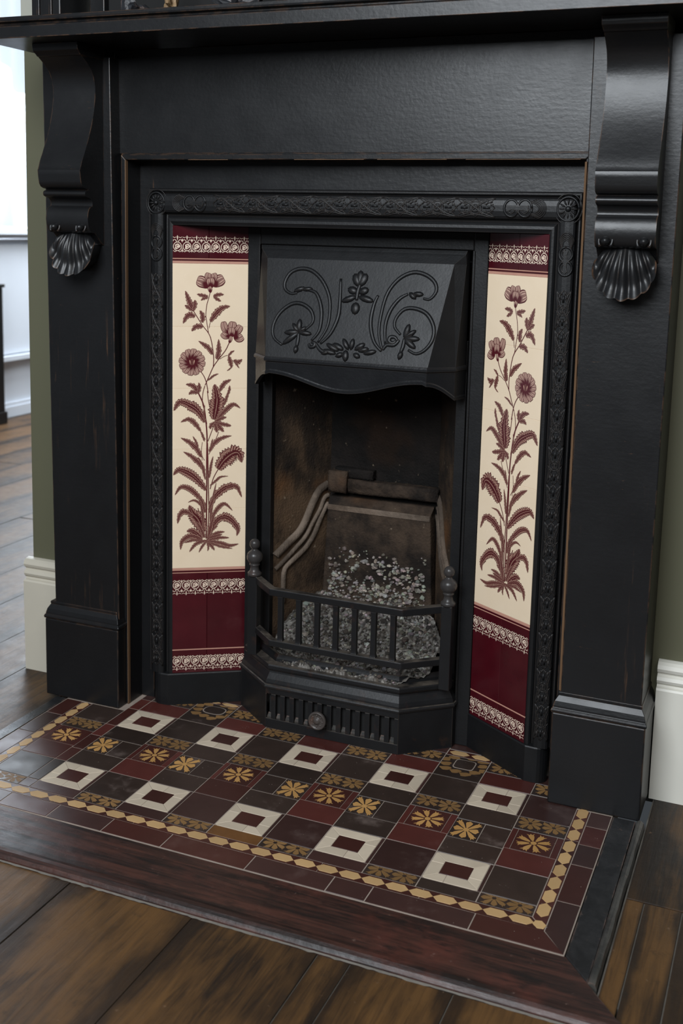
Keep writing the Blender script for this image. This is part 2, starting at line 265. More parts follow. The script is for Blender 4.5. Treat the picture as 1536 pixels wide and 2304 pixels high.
HTUBE=[[(-989,9163),(-822,9477),(-797,9811),(-867,10170),(-1072,10497),(-1355,10712),(-1646,10758),(-1885,10664),(-1996,10461),(-1968,10291),(-1810,10199),(-1655,10220)],[(-1149,9195),(-997,9412),(-987,9746),(-1061,10021),(-1203,10239),(-1383,10288)],[(-924,9139),(-714,9373),(-586,9739),(-595,10098),(-645,10570)],[(-1340,9421),(-1192,9568),(-1183,9708),(-1286,9871),(-1524,9986),(-1772,9960),(-2024,9750),(-2137,9462),(-2080,9211),(-1848,9056)],[(544,9092),(421,9437),(417,9872),(501,10312),(723,10622),(1024,10770),(1320,10727),(1543,10573),(1597,10386),(1476,10220),(1331,10227)],[(598,9230),(544,9606),(614,9936),(784,10189),(972,10306)],[(533,9064),(327,9268),(198,9642),(216,10026),(288,10248)],[(920,9438),(766,9591),(769,9781),(931,9978),(1189,10004),(1463,9897),(1641,9639),(1649,9373),(1508,9152),(1320,9060),(1137,9129)],[(-1484,9343),(-1476,9190),(-1485,9050)],[(1017,9363),(1011,9201),(972,9065)],[(-165,10477),(-201,10310),(-203,10116)],[(-1200,9123),(-1158,9056),(-1068,9075),(-1064,9145),(-1144,9160)],[(823,9298),(770,9254),(678,9289),(695,9371),(797,9377),(864,9313)],[(559,9093),(631,9205),(805,9216),(906,9329)],[(-1051,9160),(-903,9003),(-742,8958),(-595,8994)]]
HLEAF=[((-1487,9357),(-1496,9650),7),((-1487,9357),(-1829,9332),7),((-1487,9357),(-1171,9333),6),((-1487,9357),(-1835,9071),7),((-1487,9357),(-1303,9479),5),((-1487,9357),(-1658,9544),5),((-1487,9064),(-1501,8896),6),((1017,9363),(1090,9676),7),((1017,9363),(1257,9551),6),((1017,9363),(1363,9369),7),((1017,9363),(1291,9165),7),((997,9093),(950,8916),6),((-187,10421),(-334,10693),11),((-187,10421),(-48,10703),12),((-187,10421),(-193,10767),10),((-212,10282),(-438,10369),10),((-230,10198),(-545,10073),8),((-167,10284),(47,10362),10),((-155,10201),(189,10107),8),((-217,10074),(-196,9808),12),((-1738,10244),(-1485,10340),6),((-1541,10295),(-1294,10319),5),((998,10334),(1161,10206),6),((1088,10311),(1320,10307),6),((-298,9040),(-276,8790),8),((-358,9036),(-620,9158),7),((-239,9044),(-395,9281),6),((-179,9047),(-156,9295),6),((-89,9053),(128,9202),7),((-474,9002),(-772,9149),6),((4,9031),(232,9100),6),((-526,8944),(-842,9006),6),((130,8985),(416,9057),6),((-346,8955),(-518,8889),6),((-107,8970),(53,8899),6),((-655,8991),(-860,8923),5)]
RIDGES=[[(30,3735),(188,3839),(441,4024),(725,4222),(913,4469),(1080,4801),(1230,5072),(1384,5246),(1698,5370)],[(40,3390),(279,3551),(636,3831),(941,4091),(1167,4431),(1377,4727),(1509,5003),(1687,5061)],[(285,2500),(290,3095),(315,3306),(390,3421),(641,3587),(947,3797),(1195,4085),(1364,4435),(1555,4768),(1712,4878)]]

# ------------------------------------------------------------------ mesh helpers
ORG = {}
def org(o): return ORG.get(o.name, Vector((0, 0, 0)))
def link(o, parent=None):
    COL.objects.link(o)
    if parent is not None: o.parent = parent
    return o
def tag(o, label=None, cat=None, group=None, kind=None):
    if label: o['label'] = label
    if cat: o['category'] = cat
    if group: o['group'] = group
    if kind: o['kind'] = kind
    return o
def thing(name, loc, label, cat, group=None, rotz=0.0):
    o = bpy.data.objects.new(name, None); o.empty_display_size = 0.05; COL.objects.link(o); o.location = loc; o.rotation_euler = (0, 0, rotz)
    ORG[o.name] = Vector(loc) if rotz == 0 else Vector((0, 0, 0))
    return tag(o, label, cat, group)

class MB:
    def __init__(s): s.v = []; s.f = []; s.uv = []; s.sm = []
    def add(s, vs, fs, uvs=None, smooth=False):
        k = len(s.v); s.v += [tuple(p) for p in vs]
        for i, f in enumerate(fs):
            s.f.append([k + j for j in f]); s.sm.append(smooth)
            s.uv.append(uvs[i] if uvs else None)
        return s
    def box(s, x0, x1, y0, y1, z0, z1):
        return s.add([(x0, y0, z0), (x1, y0, z0), (x1, y1, z0), (x0, y1, z0), (x0, y0, z1), (x1, y0, z1), (x1, y1, z1), (x0, y1, z1)],
              [(0, 3, 2, 1), (4, 5, 6, 7), (0, 1, 5, 4), (1, 2, 6, 5), (2, 3, 7, 6), (3, 0, 4, 7)])
    def hexa(s, lo, hi):  # two quads (4 points each)
        return s.add(list(lo) + list(hi), [(3, 2, 1, 0), (4, 5, 6, 7), (0, 1, 5, 4), (1, 2, 6, 5), (2, 3, 7, 6), (3, 0, 4, 7)])
    def loft(s, rings, closed=True, caps=True, smooth=False):
        n = len(rings[0]); vs = [p for r in rings for p in r]; fs = []
        for i in range(len(rings) - 1):
            for j in range(n if closed else n - 1):
                a = i * n + j; b = i * n + (j + 1) % n
                fs.append((a, b, b + n, a + n))
        s.add(vs, fs, None, smooth)
        if caps:
            k = len(s.v) - len(vs)
            s.f.append([k + j for j in range(n)][::-1]); s.sm.append(False); s.uv.append(None)
            s.f.append([k + (len(rings) - 1) * n + j for j in range(n)]); s.sm.append(False); s.uv.append(None)
        return s
    def prism_x(s, yz, x0, x1, smooth=False):
        return s.loft([[(x0, y, z) for y, z in yz], [(x1, y, z) for y, z in yz]], True, True, smooth)
    def tile(s, poly, zt, zb, ch=0.0006):
        cx = sum(p[0] for p in poly) / len(poly); cy = sum(p[1] for p in poly) / len(poly)
        def ins(d):
            r = []
            for x, y in poly:
                L = math.hypot(x - cx, y - cy) or 1; r.append((x - (x - cx) / L * d, y - (y - cy) / L * d))
            return r
        return s.loft([[(x, y, zb) for x, y in poly], [(x, y, zt - ch) for x, y in poly], [(x, y, zt) for x, y in ins(ch * 1.5)]])
    def tube(s, pts, r, n=6, flat=1.0, up=None, caps=True):
        P = [Vector(p) for p in pts]; rings = []
        up = Vector(up) if up is not None else Vector((0, -1, 0))
        for i, p in enumerate(P):
            t = (P[min(i + 1, len(P) - 1)] - P[max(i - 1, 0)]).normalized()
            side = t.cross(up)
            if side.length < 1e-4: side = t.cross(Vector((0.3, 0.2, 1)))
            side.normalize(); nn = side.cross(t).normalized()
            rr = r[i] if isinstance(r, (list, tuple)) else r
            rings.append([p + side * rr * math.cos(2 * PI * k / n) + nn * rr * flat * math.sin(2 * PI * k / n) for k in range(n)])
        return s.loft(rings, True, caps, True)
    def lathe(s, prof, c, axis='z', n=16):
        rings = []
        for r, h in prof:
            ring = []
            for k in range(n):
                a = 2 * PI * k / n
                if axis == 'z': ring.append((c[0] + r * math.cos(a), c[1] + r * math.sin(a), c[2] + h))
                else: ring.append((c[0] + r * math.cos(a), c[1] - h, c[2] + r * math.sin(a)))
            rings.append(ring)
        return s.loft(rings, True, True, True)
    def ell(s, c, a, b, h, ang=0.0, n=10, m=4, nrm=(0, -1, 0), ux=(1, 0, 0), uz=(0, 0, 1)):
        # half ellipsoid raised along nrm; a along the direction ang in the (ux,uz) plane
        N = Vector(nrm); X = Vector(ux); Z = Vector(uz); c = Vector(c)
        A = X * math.cos(ang) + Z * math.sin(ang); B = -X * math.sin(ang) + Z * math.cos(ang)
        rings = []
        for i in range(m):
            t = i / (m - 1) * PI / 2 * 0.94
            rings.append([c + A * a * math.cos(t) * math.cos(2 * PI * k / n) + B * b * math.cos(t) * math.sin(2 * PI * k / n) + N * h * math.sin(t) for k in range(n)])
        return s.loft(rings, True, True, True)
    def build(s, name, mat, parent=None, bevel=0.0, kind=None, seg=2, loc=None):
        o_ = org(parent) if parent is not None else Vector((0, 0, 0))
        if loc is not None and parent is None: o_ = Vector(loc)
        me = bpy.data.meshes.new(name)
        me.from_pydata([(x - o_.x, y - o_.y, z - o_.z) for x, y, z in s.v], [], s.f)
        me.polygons.foreach_set('use_smooth', s.sm)
        if any(u for u in s.uv):
            ul = me.uv_layers.new(name='UVMap')
            for p, u in zip(me.polygons, s.uv):
                if u:
                    for li, w in zip(p.loop_indices, u): ul.data[li].uv = w
        bm = bmesh.new(); bm.from_mesh(me); bmesh.ops.recalc_face_normals(bm, faces=bm.faces); bm.to_mesh(me); bm.free()
        me.materials.append(MT[mat])
        ob = bpy.data.objects.new(name, me); link(ob, parent)
        if parent is not None: ORG[ob.name] = o_
        elif loc is not None: ob.location = loc; ORG[ob.name] = Vector(loc)
        if bevel:
            b = ob.modifiers.new('bevel', 'BEVEL'); b.width = bevel; b.segments = seg; b.limit_method = 'ANGLE'; b.angle_limit = math.radians(35)
        if kind: ob['kind'] = kind
        return ob

def spline(pts, n=6):
    P = [Vector(p) for p in pts]; out = []
    for i in range(len(P) - 1):
        p0 = P[max(i - 1, 0)]; p1 = P[i]; p2 = P[i + 1]; p3 = P[min(i + 2, len(P) - 1)]
        for k in range(n):
            t = k / n
            out.append(0.5 * ((2 * p1) + (p2 - p0) * t + (2 * p0 - 5 * p1 + 4 * p2 - p3) * t * t + (3 * p1 - p0 - 3 * p2 + p3) * t ** 3))
    out.append(P[-1]); return out

# ------------------------------------------------------------------ setting: floor, walls, baseboards
FZ = -0.010
def floor():
    zf = -0.0138
    fl = MB().box(-5.2, 3.0, -4.2, -0.6358, -0.09, zf).box(-5.2, -0.7495, -0.6358, 6.2, -0.09, zf).box(0.6780, 3.0, -0.5600, 6.2, -0.09, zf).box(0.7450, 3.0, -0.6358, -0.5600, -0.09, zf).box(-0.7495, 0.6780, 0.27, 6.2, -0.09, -0.05).build('floor', 'dust', kind='structure')
    g = 0.0026
    def plank(x0, x1, y0, y1, dz=0.0):
        p = [(x0 + g / 2, y0 + g / 2), (x1 - g / 2, y0 + g / 2), (x1 - g / 2, y1 - g / 2), (x0 + g / 2, y1 - g / 2)]
        MB().tile(p, FZ + dz, -0.0134, 0.0010).build('floorboard', 'floor', fl)
    xs_f = [-0.80, -0.49, -0.247, 0.004, 0.240, 0.298, 0.472, 0.684]
    for a, b in zip(xs_f, xs_f[1:]):                       # in front of the kerb
        plank(a, b, -3.4, -0.636, -rnd.random() * 0.0012)
    def cut(poly): MB().tile(poly, FZ, -0.0134, 0.0010).build('floorboard', 'floor', fl)
    cut([(.6812, -.5640), (.7118, -.5995), (.7118, -.2632), (.6812, -.2632)])
    cut([(.7142, -.6020), (.7445, -.6370), (.7768, -.6370), (.7768, -.2632), (.7142, -.2632)])
    plank(0.684, 0.778, -3.4, -0.637)
    for a, b in ((0.778, 0.99), (0.99, 1.22), (1.22, 1.46)):
        plank(a, b, -3.4, -0.262, -rnd.random() * 0.0012)
    for a, b in ((0.680, 0.99), (0.99, 1.22), (1.22, 1.46)):
        plank(a, b, -0.262, 0.30, -rnd.random() * 0.0012)
    plank(-0.95, -0.80, -3.4, -0.636); plank(-0.95, -0.752, -0.636, 0.142)
    xl = [-0.95, -1.125, -1.335, -1.53, -1.735, -1.945, -2.15, -2.36, -2.57, -2.79, -3.0, -3.22, -3.46]
    ends = []
    for b, a in zip(xl, xl[1:]):                           # boards running on into the next room
        e = 1.9 + rnd.uniform(-0.6, 0.9); ends.append(e); plank(a, b, -2.4, e, -rnd.random() * 0.001)
    # far stretch of the same boards
    for (b, a), e in zip(zip(xl, xl[1:]), ends):
        plank(a, b, e + 0.001, 5.4, -rnd.random() * 0.001)
    return fl
floor()

def profile_run(name, prof, x0, x1, mat, parent=None, kind=None, ret=None):
    # prof: (y, z) outer outline from bottom to top; ret = depth in +y to close the back
    pts = prof + [(ret, prof[-1][1]), (ret, prof[0][1])]
    return MB().prism_x(pts, x0, x1).build(name, mat, parent, kind=kind)

WY = 0.150
wb = MB().box(-0.930, -0.62, WY, 0.27, -0.02, 1.60).box(0.52, 3.0, WY, 0.27, -0.02, 1.60).build('wall_back', 'green', kind='structure')
MB().box(-0.938, 3.0, WY, 0.27, 1.60, 3.0).build('upper_wall', 'pale', wb)
MB().box(-0.62, 0.52, 0.47, 0.55, -0.02, 1.60).build('chimney_back', 'dark', wb)
BP = [(0.128, FZ), (0.126, 0.232), (0.129, 0.236), (0.136, 0.238), (0.137, 0.242), (0.131, 0.247), (0.1285, 0.253), (0.131, 0.260), (0.1365, 0.264), (0.1365, 0.267), (0.130, 0.271), (0.1275, 0.278), (0.130, 0.286), (0.137, 0.291), (0.146, 0.293)]
bl = profile_run('baseboard_left', BP, -0.945, -0.781, 'white_aged_dim', kind='structure', ret=WY)
ring0 = [(-0.945 + (y - 0.128) * 0.9, 0.1500, z) for y, z in BP] + [(-0.9302, 0.15, 0.293), (-0.9302, 0.15, FZ)]
ring1 = [(x, 0.27, z) for x, _, z in ring0]
MB().loft([ring0, ring1]).build('baseboard_return', 'white_aged_dim', bl)
profile_run('baseboard_right', BP, 0.669, 3.0, 'white', kind='structure', ret=WY)

# next room: side wall with a bright window, white panelling, skirting
wl = MB().box(-3.62, -3.50, -3.5, 6.0, -0.02, 1.05).box(-3.62, -3.50, -3.5, 2.2, 1.05, 3.0).box(-3.62, -3.50, 4.7, 6.0, 1.05, 3.0).build('wall_left', 'white2', kind='structure')
pn = MB().box(-3.50, -3.482, 2.6, 4.6, 0.37, 1.02)
pn.build('wall_panel', 'white2', wl)
MB().box(-3.50, -3.44, 2.6, 4.6, 0.335, 0.362).build('ledge', 'white2', wl)
MB().box(-3.50, -3.468, 2.6, 5.4, FZ, 0.052).box(-3.50, -3.478, 2.6, 5.4, 0.052, 0.075).build('skirting', 'white2', wl)
wn = MB().box(-3.53, -3.46, 2.12, 2.2, 1.06, 2.95).box(-3.53, -3.46, 4.7, 4.78, 1.06, 2.95).box(-3.53, -3.46, 2.12, 4.78, 2.9, 2.98).build('window_1', 'white2', kind='structure')
MB().box(-3.57, -3.52, 2.2, 4.7, 1.11, 2.9).build('pane', 'pane', wn)
MB().box(-3.53, -3.40, 2.1, 4.8, 1.080, 1.112).box(-3.50, -3.425, 2.15, 4.75, 1.062, 1.080).build('window_sill', 'white2', wn)
MB().box(-3.62, 3.0, 5.6, 5.7, -0.02, 3.0).build('wall_far', 'pale', kind='structure')

cu = MB(); rows = []
for z in (1.125, 1.6, 2.1, 2.6, 2.94):
    rows.append([(-3.405 + 0.018 * math.sin(y * 46 + 0.6 * math.sin(y * 9)) + 0.008 * math.sin(y * 17), y, z) for y in [2.3 + 2.3 * k / 150 for k in range(151)]])
cu.loft(rows, False, False, True)
tag(cu.build('sheer_curtain', 'curtain', None), 'sheer white curtain hanging in front of the bright window in the next room', 'curtain')
t = thing('side_cabinet', (-3.37, 2.8, FZ), 'low dark wooden cabinet against the white panelling in the next room', 'cabinet')
MB().box(-3.44, -3.36, 2.50, 3.035, 0.06, 0.78).build('body', 'wood', t, 0.004)
MB().box(-3.45, -3.35, 2.49, 3.045, FZ, 0.06).build('plinth', 'wood', t, 0.004)
MB().box(-3.45, -3.35, 2.49, 3.045, 0.78, 0.80).build('top', 'wood', t, 0.004)

# ------------------------------------------------------------------ wooden fireplace surround
S = thing('fireplace_surround', (-0.05, 0.08, 0.0), 'black painted worn wooden fireplace surround with carved brackets and a deep mantel shelf', 'fireplace')

def pilaster(bx0, bx1, tx0, tx1, px0, px1):
    yf, yb, z0, z1 = 0.011, WY - 0.0005, 0.198, 1.536
    sh = MB().hexa([(bx0, yf, z0), (bx1, yf, z0), (bx1, yb, z0), (bx0, yb, z0)], [(tx0, yf, z1), (tx1, yf, z1), (tx1, yb, z1), (tx0, yb, z1)]).build('pilaster', 'shaft', S, 0.0022)
    MB().box(px0, px1, 0.0, yb, 0.0, 0.198).build('plinth', 'wood', sh, 0.003)
    # ogee moulding round three sides of the plinth top: (outset, z)
    prof = [(0.001, 0.1985), (0.0025, 0.203), (0.001, 0.207), (-0.001, 0.209), (-0.0015, 0.213), (-0.004, 0.222), (-0.008, 0.229), (-0.0105, 0.233), (-0.0095, 0.236), (-0.010, 0.240), (-0.012, 0.241)]
    rings = []
    for d, z in prof:
        rings.append([(px0 - d, yb, z), (px0 - d, 0.0 - d, z), (px1 + d, 0.0 - d, z), (px1 + d, yb, z)])
    MB().loft(rings).build('plinth_moulding', 'wood', sh, 0.0008)
    return sh
pL = pilaster(-0.7575, -0.5725, -0.7720, -0.5880, -0.7815, -0.5690)
pR = pilaster(0.4935, 0.6550, 0.4870, 0.6610, 0.4795, 0.6670)
# bare worn edge strip along the right pilaster's inner arris
MB().hexa([(0.4885, 0.016, 0.241), (0.4935, 0.0125, 0.241), (0.4935, 0.03, 0.241), (0.4885, 0.03, 0.241)], [(0.4825, 0.016, 1.305), (0.4870, 0.0125, 1.305), (0.4870, 0.03, 1.305), (0.4825, 0.03, 1.305)]).build('worn_arris', 'bare', pR)

CP = [(1.5285, -.071), (1.515, -.049), (1.502, -.033), (1.487, -.0245), (1.468, -.0195), (1.445, -.0195), (1.415, -.0245), (1.385, -.033), (1.355, -.045), (1.325, -.0595), (1.300, -.0725), (1.2845, -.0785), (1.2820, -.0805),
      (1.262, -.0775), (1.253, -.0755), (1.246, -.070), (1.2425, -.061), (1.2412, -.050), (1.2395, -.0495), (1.2375, -.0565), (1.2345, -.0612), (1.2305, -.0622), (1.2265, -.0600), (1.2238, -.0540), (1.2225, -.0470),
      (1.2205, -.0405), (1.214, -.0345), (1.207, -.0335), (1.2035, -.0350), (1.2022, -.0415), (1.1975, -.0470), (1.188, -.0512), (1.175, -.0528), (1.162, -.0510), (1.152, -.0462), (1.1455, -.0390), (1.1435, -.0260), (1.135, -.015), (1.125, -.004), (1.118, 0.006)]
def corbel(xc, hw, sh):
    pts = []
    for i in range(len(CP) - 1):
        (z0, y0), (z1, y1) = CP[i], CP[i + 1]
        for k in range(2): pts.append((y0 + (y1 - y0) * k / 2, z0 + (z1 - z0) * k / 2))
    pts += [(CP[-1][1], CP[-1][0]), (0.0112, 1.116), (0.0112, 1.5285)]
    m = MB(); x0, x1 = xc - hw, xc + hw
    n = len(pts)
    m.add([(x0, y, z) for y, z in pts] + [(x1, y, z) for y, z in pts], [(i, i + 1, n + i + 1, n + i) for i in range(n - 4)], None, True)
    m.add([(x0, y, z) for y, z in pts], [tuple(range(n))]); m.add([(x1, y, z) for y, z in pts], [tuple(range(n))[::-1]])
    m.add([(x, y, z) for x in (x0, x1) for y, z in pts[-4:] + pts[:1]], [(0, 1, 6, 5), (1, 2, 7, 6), (2, 3, 8, 7), (3, 4, 9, 8)])
    c = m.build('corbel', 'carve', S, 0)
    # capping block
    MB().loft([[(xc - hw - d * .15, 0.011, z), (xc - hw - d * .15, -0.0705 - d, z), (xc + hw + d * .15, -0.0705 - d, z), (xc + hw + d * .15, 0.011, z)] for d, z in ((0.004, 1.5285), (0.008, 1.5325), (0.0165, 1.5385), (0.018, 1.545), (0.019, 1.5548))]).build('cap_block', 'wood', c, 0.0012)
    # scallop shell
    g = MB(); NA, NR = 57, 14
    rows = []
    for j in range(NR + 1):
        r = j / NR; row = []
        for i in range(NA + 1):
            a = i / NA; th = (a - 0.5) * 2 * math.radians(84)
            fl = abs(math.sin(7 * PI * a)) ** 0.7
            sc = 1.0 + 0.055 * fl * r
            ex = 0.0575 * math.sin(th) / math.sin(math.radians(84)); ez = -0.010 - 0.088 * max(0.0, math.cos(th)) ** 0.62
            ox = 0.030 * (a - 0.5) * 2
            x = ox + (ex * sc - ox) * r ** 0.75; z = ez * sc * r
            y = -0.030 - 0.016 * math.sin(min(1, r * 1.25) * PI * 0.8) - 0.0100 * (fl - 0.5) * min(1, r * 2.5) - 0.017 * max(0, r - 0.68) ** 1.2 * 3 + 0.012 * abs(th)
            row.append((xc + x, y, 1.1495 + z))
        rows.append(row)
    g.loft(rows, False, False, True)
    back = [[(x, y, z) for x, y, z in rows[-1]], [(xc + (x - xc) * 0.96, y + 0.006, z + 0.002) for x, y, z in rows[-1]], [(xc + (x - xc) * 0.8, 0.0105, z + 0.012) for x, y, z in rows[-1]]]
    g.loft(back, False, False, True)
    g.loft([[r[0] for r in rows], [(r[0][0] * 0.9 + xc * 0.1, 0.0105, r[0][2]) for r in rows]], False, False, True)
    g.loft([[r[-1] for r in rows], [(r[-1][0] * 0.9 + xc * 0.1, 0.0105, r[-1][2]) for r in rows]], False, False, True)
    g.build('shell_carving', 'carve', c)
    for sgn in (-1, 1):
        b = MB(); cx = xc + sgn * 0.035
        b.ell((cx, -0.0478, 1.157), 0.0088, 0.0088, 0.0125, n=14, m=5)
        b.tube([(cx + 0.0125 * math.cos(q), -0.0485 + 0.004 * math.sin(q), 1.157 + 0.0145 * math.sin(q)) for q in [PI * (-0.25 + 1.5 * k / 16) for k in range(17)]], 0.0028, 6)
        b.build('scroll_boss', 'carve', c)
    return c
corbel(-0.6630, 0.0570, pL)
corbel(0.5755, 0.0555, pR)

# frieze board, side boards and the stepped moulding round the opening
MB().box(-0.600, 0.500, 0.047, WY - 0.0005, 1.3255, 1.5545).build('frieze', 'panel', S, 0.0012)
MB().box(-0.601, -0.5765, 0.055, WY - 0.0005, 0.0, 1.3250).build('side_board', 'wood', S, 0.0015)
MB().box(0.478, 0.4870, 0.055, WY - 0.0005, 0.0, 1.3250).build('side_board', 'wood', S, 0.0015)
mo = MB()
def U(x0, x1, z1, w, y0, y1):
    mo.hexa([(x0, y0, 0), (x0 + w, y0, 0), (x0 + w, y1, 0), (x0, y1, 0)], [(x0, y0, z1), (x0 + w, y0, z1 - w), (x0 + w, y1, z1 - w), (x0, y1, z1)])
    mo.hexa([(x0, y0, z1), (x0 + w, y0, z1 - w), (x0 + w, y1, z1 - w), (x0, y1, z1)], [(x1, y0, z1), (x1 - w, y0, z1 - w), (x1 - w, y1, z1 - w), (x1, y1, z1)])
    mo.hexa([(x1 - w, y0, 0), (x1, y0, 0), (x1, y1, 0), (x1 - w, y1, 0)], [(x1 - w, y0, z1 - w), (x1, y0, z1), (x1, y1, z1), (x1 - w, y1, z1 - w)])
U(-0.5765, 0.4930, 1.3235, 0.0125, 0.036, 0.125)
mo.build('opening_moulding', 'wood', S, 0.0018)
MB().hexa([(-0.5652, 0.0356, 0.0), (-0.5636, 0.0356, 0.0), (-0.5636, 0.045, 0.0), (-0.5652, 0.045, 0.0)], [(-0.5652, 0.0356, 1.3105), (-0.5636, 0.0356, 1.3105), (-0.5636, 0.045, 1.3105), (-0.5652, 0.045, 1.3105)]).build('worn_arris', 'bare', S)
for a, b in ((-0.40, -0.30), (-0.14, 0.02), (0.05, 0.20), (0.24, 0.47)): MB().box(a, b, 0.0356, 0.044, 1.3106, 1.3114).build('worn_arris', 'bare', S)
mo = MB(); U(-0.5785, 0.4940, 1.3255, 0.0045, 0.042, 0.070); mo.build('opening_bead', 'wood', S, 0.001)
for q in ((-0.5655, -0.5285, 0.0, 1.3110), (0.4685, 0.4815, 0.0, 1.3110), (-0.5285, 0.4685, 1.2460, 1.3110)):
    MB().box(q[0], q[1], 0.098, 0.112, q[2], q[3]).build('slip', 'panel', S)

# mantel shelf with a grooved front edge, returned at the left end
prof = [(0.000, 1.5550), (0.000, 1.5800), (0.0035, 1.5815), (0.0085, 1.5832), (0.0085, 1.5875), (-0.003, 1.5885), (-0.004, 1.5925), (-0.003, 1.5990)]
rings = []
for d, z in prof:
    rings.append([(-0.812 + d, WY - 0.0005, z), (-0.812 + d, -0.160 + d, z), (0.735 - d, -0.160 + d, z), (0.735 - d, WY - 0.0005, z)])
MB().loft(rings).build('mantel_shelf', 'wood', S, 0.0010)

# overmantel: dark uprights and a framed dark panel standing on the shelf
O = thing('overmantel', (-0.05, 0.11, 1.599), 'dark wooden overmantel frame with fluted uprights standing on the mantel shelf', 'overmantel')
for x in (-0.806, 0.60):
    u = MB().box(x, x + 0.080, 0.020, WY - 0.0005, 1.600, 2.3).build('upright', 'wood', O, 0.003)
    MB().box(x + 0.018, x + 0.026, 0.014, 0.021, 1.61, 2.3).box(x + 0.052, x + 0.060, 0.014, 0.021, 1.61, 2.3).build('fluting', 'wood', u, 0.0015)
MB().box(-0.69, 0.595, 0.125, WY - 0.0005, 1.600, 2.3).build('back_panel', 'dark', O)
MB().box(-0.705, -0.665, 0.105, 0.1245, 1.600, 2.3).build('inner_frame', 'wood', O, 0.002)
def rock(name, x0, x1, y, h, mat, label, seed, group):
    r = random.Random(seed)
    bm = bmesh.new(); bmesh.ops.create_icosphere(bm, subdivisions=3, radius=1)
    ph = [Vector((r.uniform(-1, 1), r.uniform(-1, 1), r.uniform(-1, 1))).normalized() for _ in range(40)]
    for v in bm.verts:
        d = v.co.normalized(); k = 1.0
        for p in ph: k -= 0.26 * max(0, d.dot(p) - 0.72) / 0.28
        k *= 1 + r.uniform(-0.06, 0.06)
        q = d * k; q.z = max(q.z, -0.45)
        v.co = Vector((q.x * (x1 - x0) / 2, q.y * 0.05, (q.z + 0.45) / 1.45 * h))
    me = bpy.data.meshes.new(name); bm.to_mesh(me); bm.free(); me.materials.append(MT[mat])
    o = bpy.data.objects.new(name, me); COL.objects.link(o); o.location = ((x0 + x1) / 2, y, 1.5993)
    tag(o, label, 'rock', group)
rock('rough_rock', -0.575, -0.472, 0.02, 0.125, 'rock', 'rough grey black rock at the left end of the row on the mantel shelf', 3, 'rocks on the mantel shelf')
rock('rough_rock', -0.470, -0.398, 0.02, 0.135, 'rock2', 'tan brown rough rock on the mantel shelf between darker rocks', 5, 'rocks on the mantel shelf')
rock('rough_rock', -0.394, -0.165, 0.02, 0.12, 'rock', 'long dark streaked rock on the mantel shelf right of the tan rock', 8, 'rocks on the mantel shelf')
rock('rough_rock', -0.160, -0.085, 0.02, 0.115, 'rock2', 'small pale rock at the right end of the row on the mantel shelf', 11, 'rocks on the mantel shelf')

# ------------------------------------------------------------------ cast iron insert
XC = -0.030
I = thing('cast_iron_insert', (XC, 0.13, 0.0), 'black cast iron fireplace insert with ornamented frame and projecting floral hood', 'fireplace insert')
HW0, ZT0, DW, DZ = 0.500, 1.250, 0.064, 0.083
FP = [(0.00, .100), (0.00, .083), (0.035, .079), (0.075, .079), (0.105, .082), (0.125, .0855), (0.150, .0800), (0.170, .0745), (0.22, .0722), (0.34, .0706), (0.48, .0706), (0.60, .0722), (0.65, .0745), (0.675, .078), (0.70, .0865), (0.745, .0875), (0.775, .0825), (0.83, .0790), (0.90, .0785), (0.95, .0805), (1.0, .0820), (1.0, .104)]
def fy(t):
    for (a, ya), (b, yb) in zip(FP[1:], FP[2:]):
        if a <= t <= b and b > a: return ya + (yb - ya) * (t - a) / (b - a)
    return .08
fr = MB(); rings = []
for t, y in FP:
    h = HW0 - DW * t; z = ZT0 - DZ * t
    rings.append([(XC - h, y, 0.080), (XC - h, y, z), (XC + h, y, z), (XC + h, y, 0.080)])
fr.loft(rings, False, False)
frame = fr.build('frame', 'iron', I, 0.0)
# rounded base blocks, one on each side, running on as the skirting of the cheeks
for s_ in (-1, 1):
    P = []
    xo = XC + s_ * 0.489
    for k in range(7):
        a = PI / 2 * k / 6
        P.append((XC + s_ * (0.463 + 0.026 * math.cos(a)), 0.093 - 0.024 * math.sin(a)))
    P = [(XC + s_ * 0.489, 0.112)] + P + [(XC + s_ * 0.443, 0.0705), (XC + s_ * 0.282, 0.1760), (XC + s_ * 0.282, 0.190), (XC + s_ * 0.445, 0.112)]
    MB().loft([[(x, y, 0.0) for x, y in P], [(x, y, 0.0775) for x, y in P], [(x * 0.998 + XC * 0.002, y + 0.0022, 0.0805) for x, y in P]]).build('base_block', 'iron', I, 0.0008)

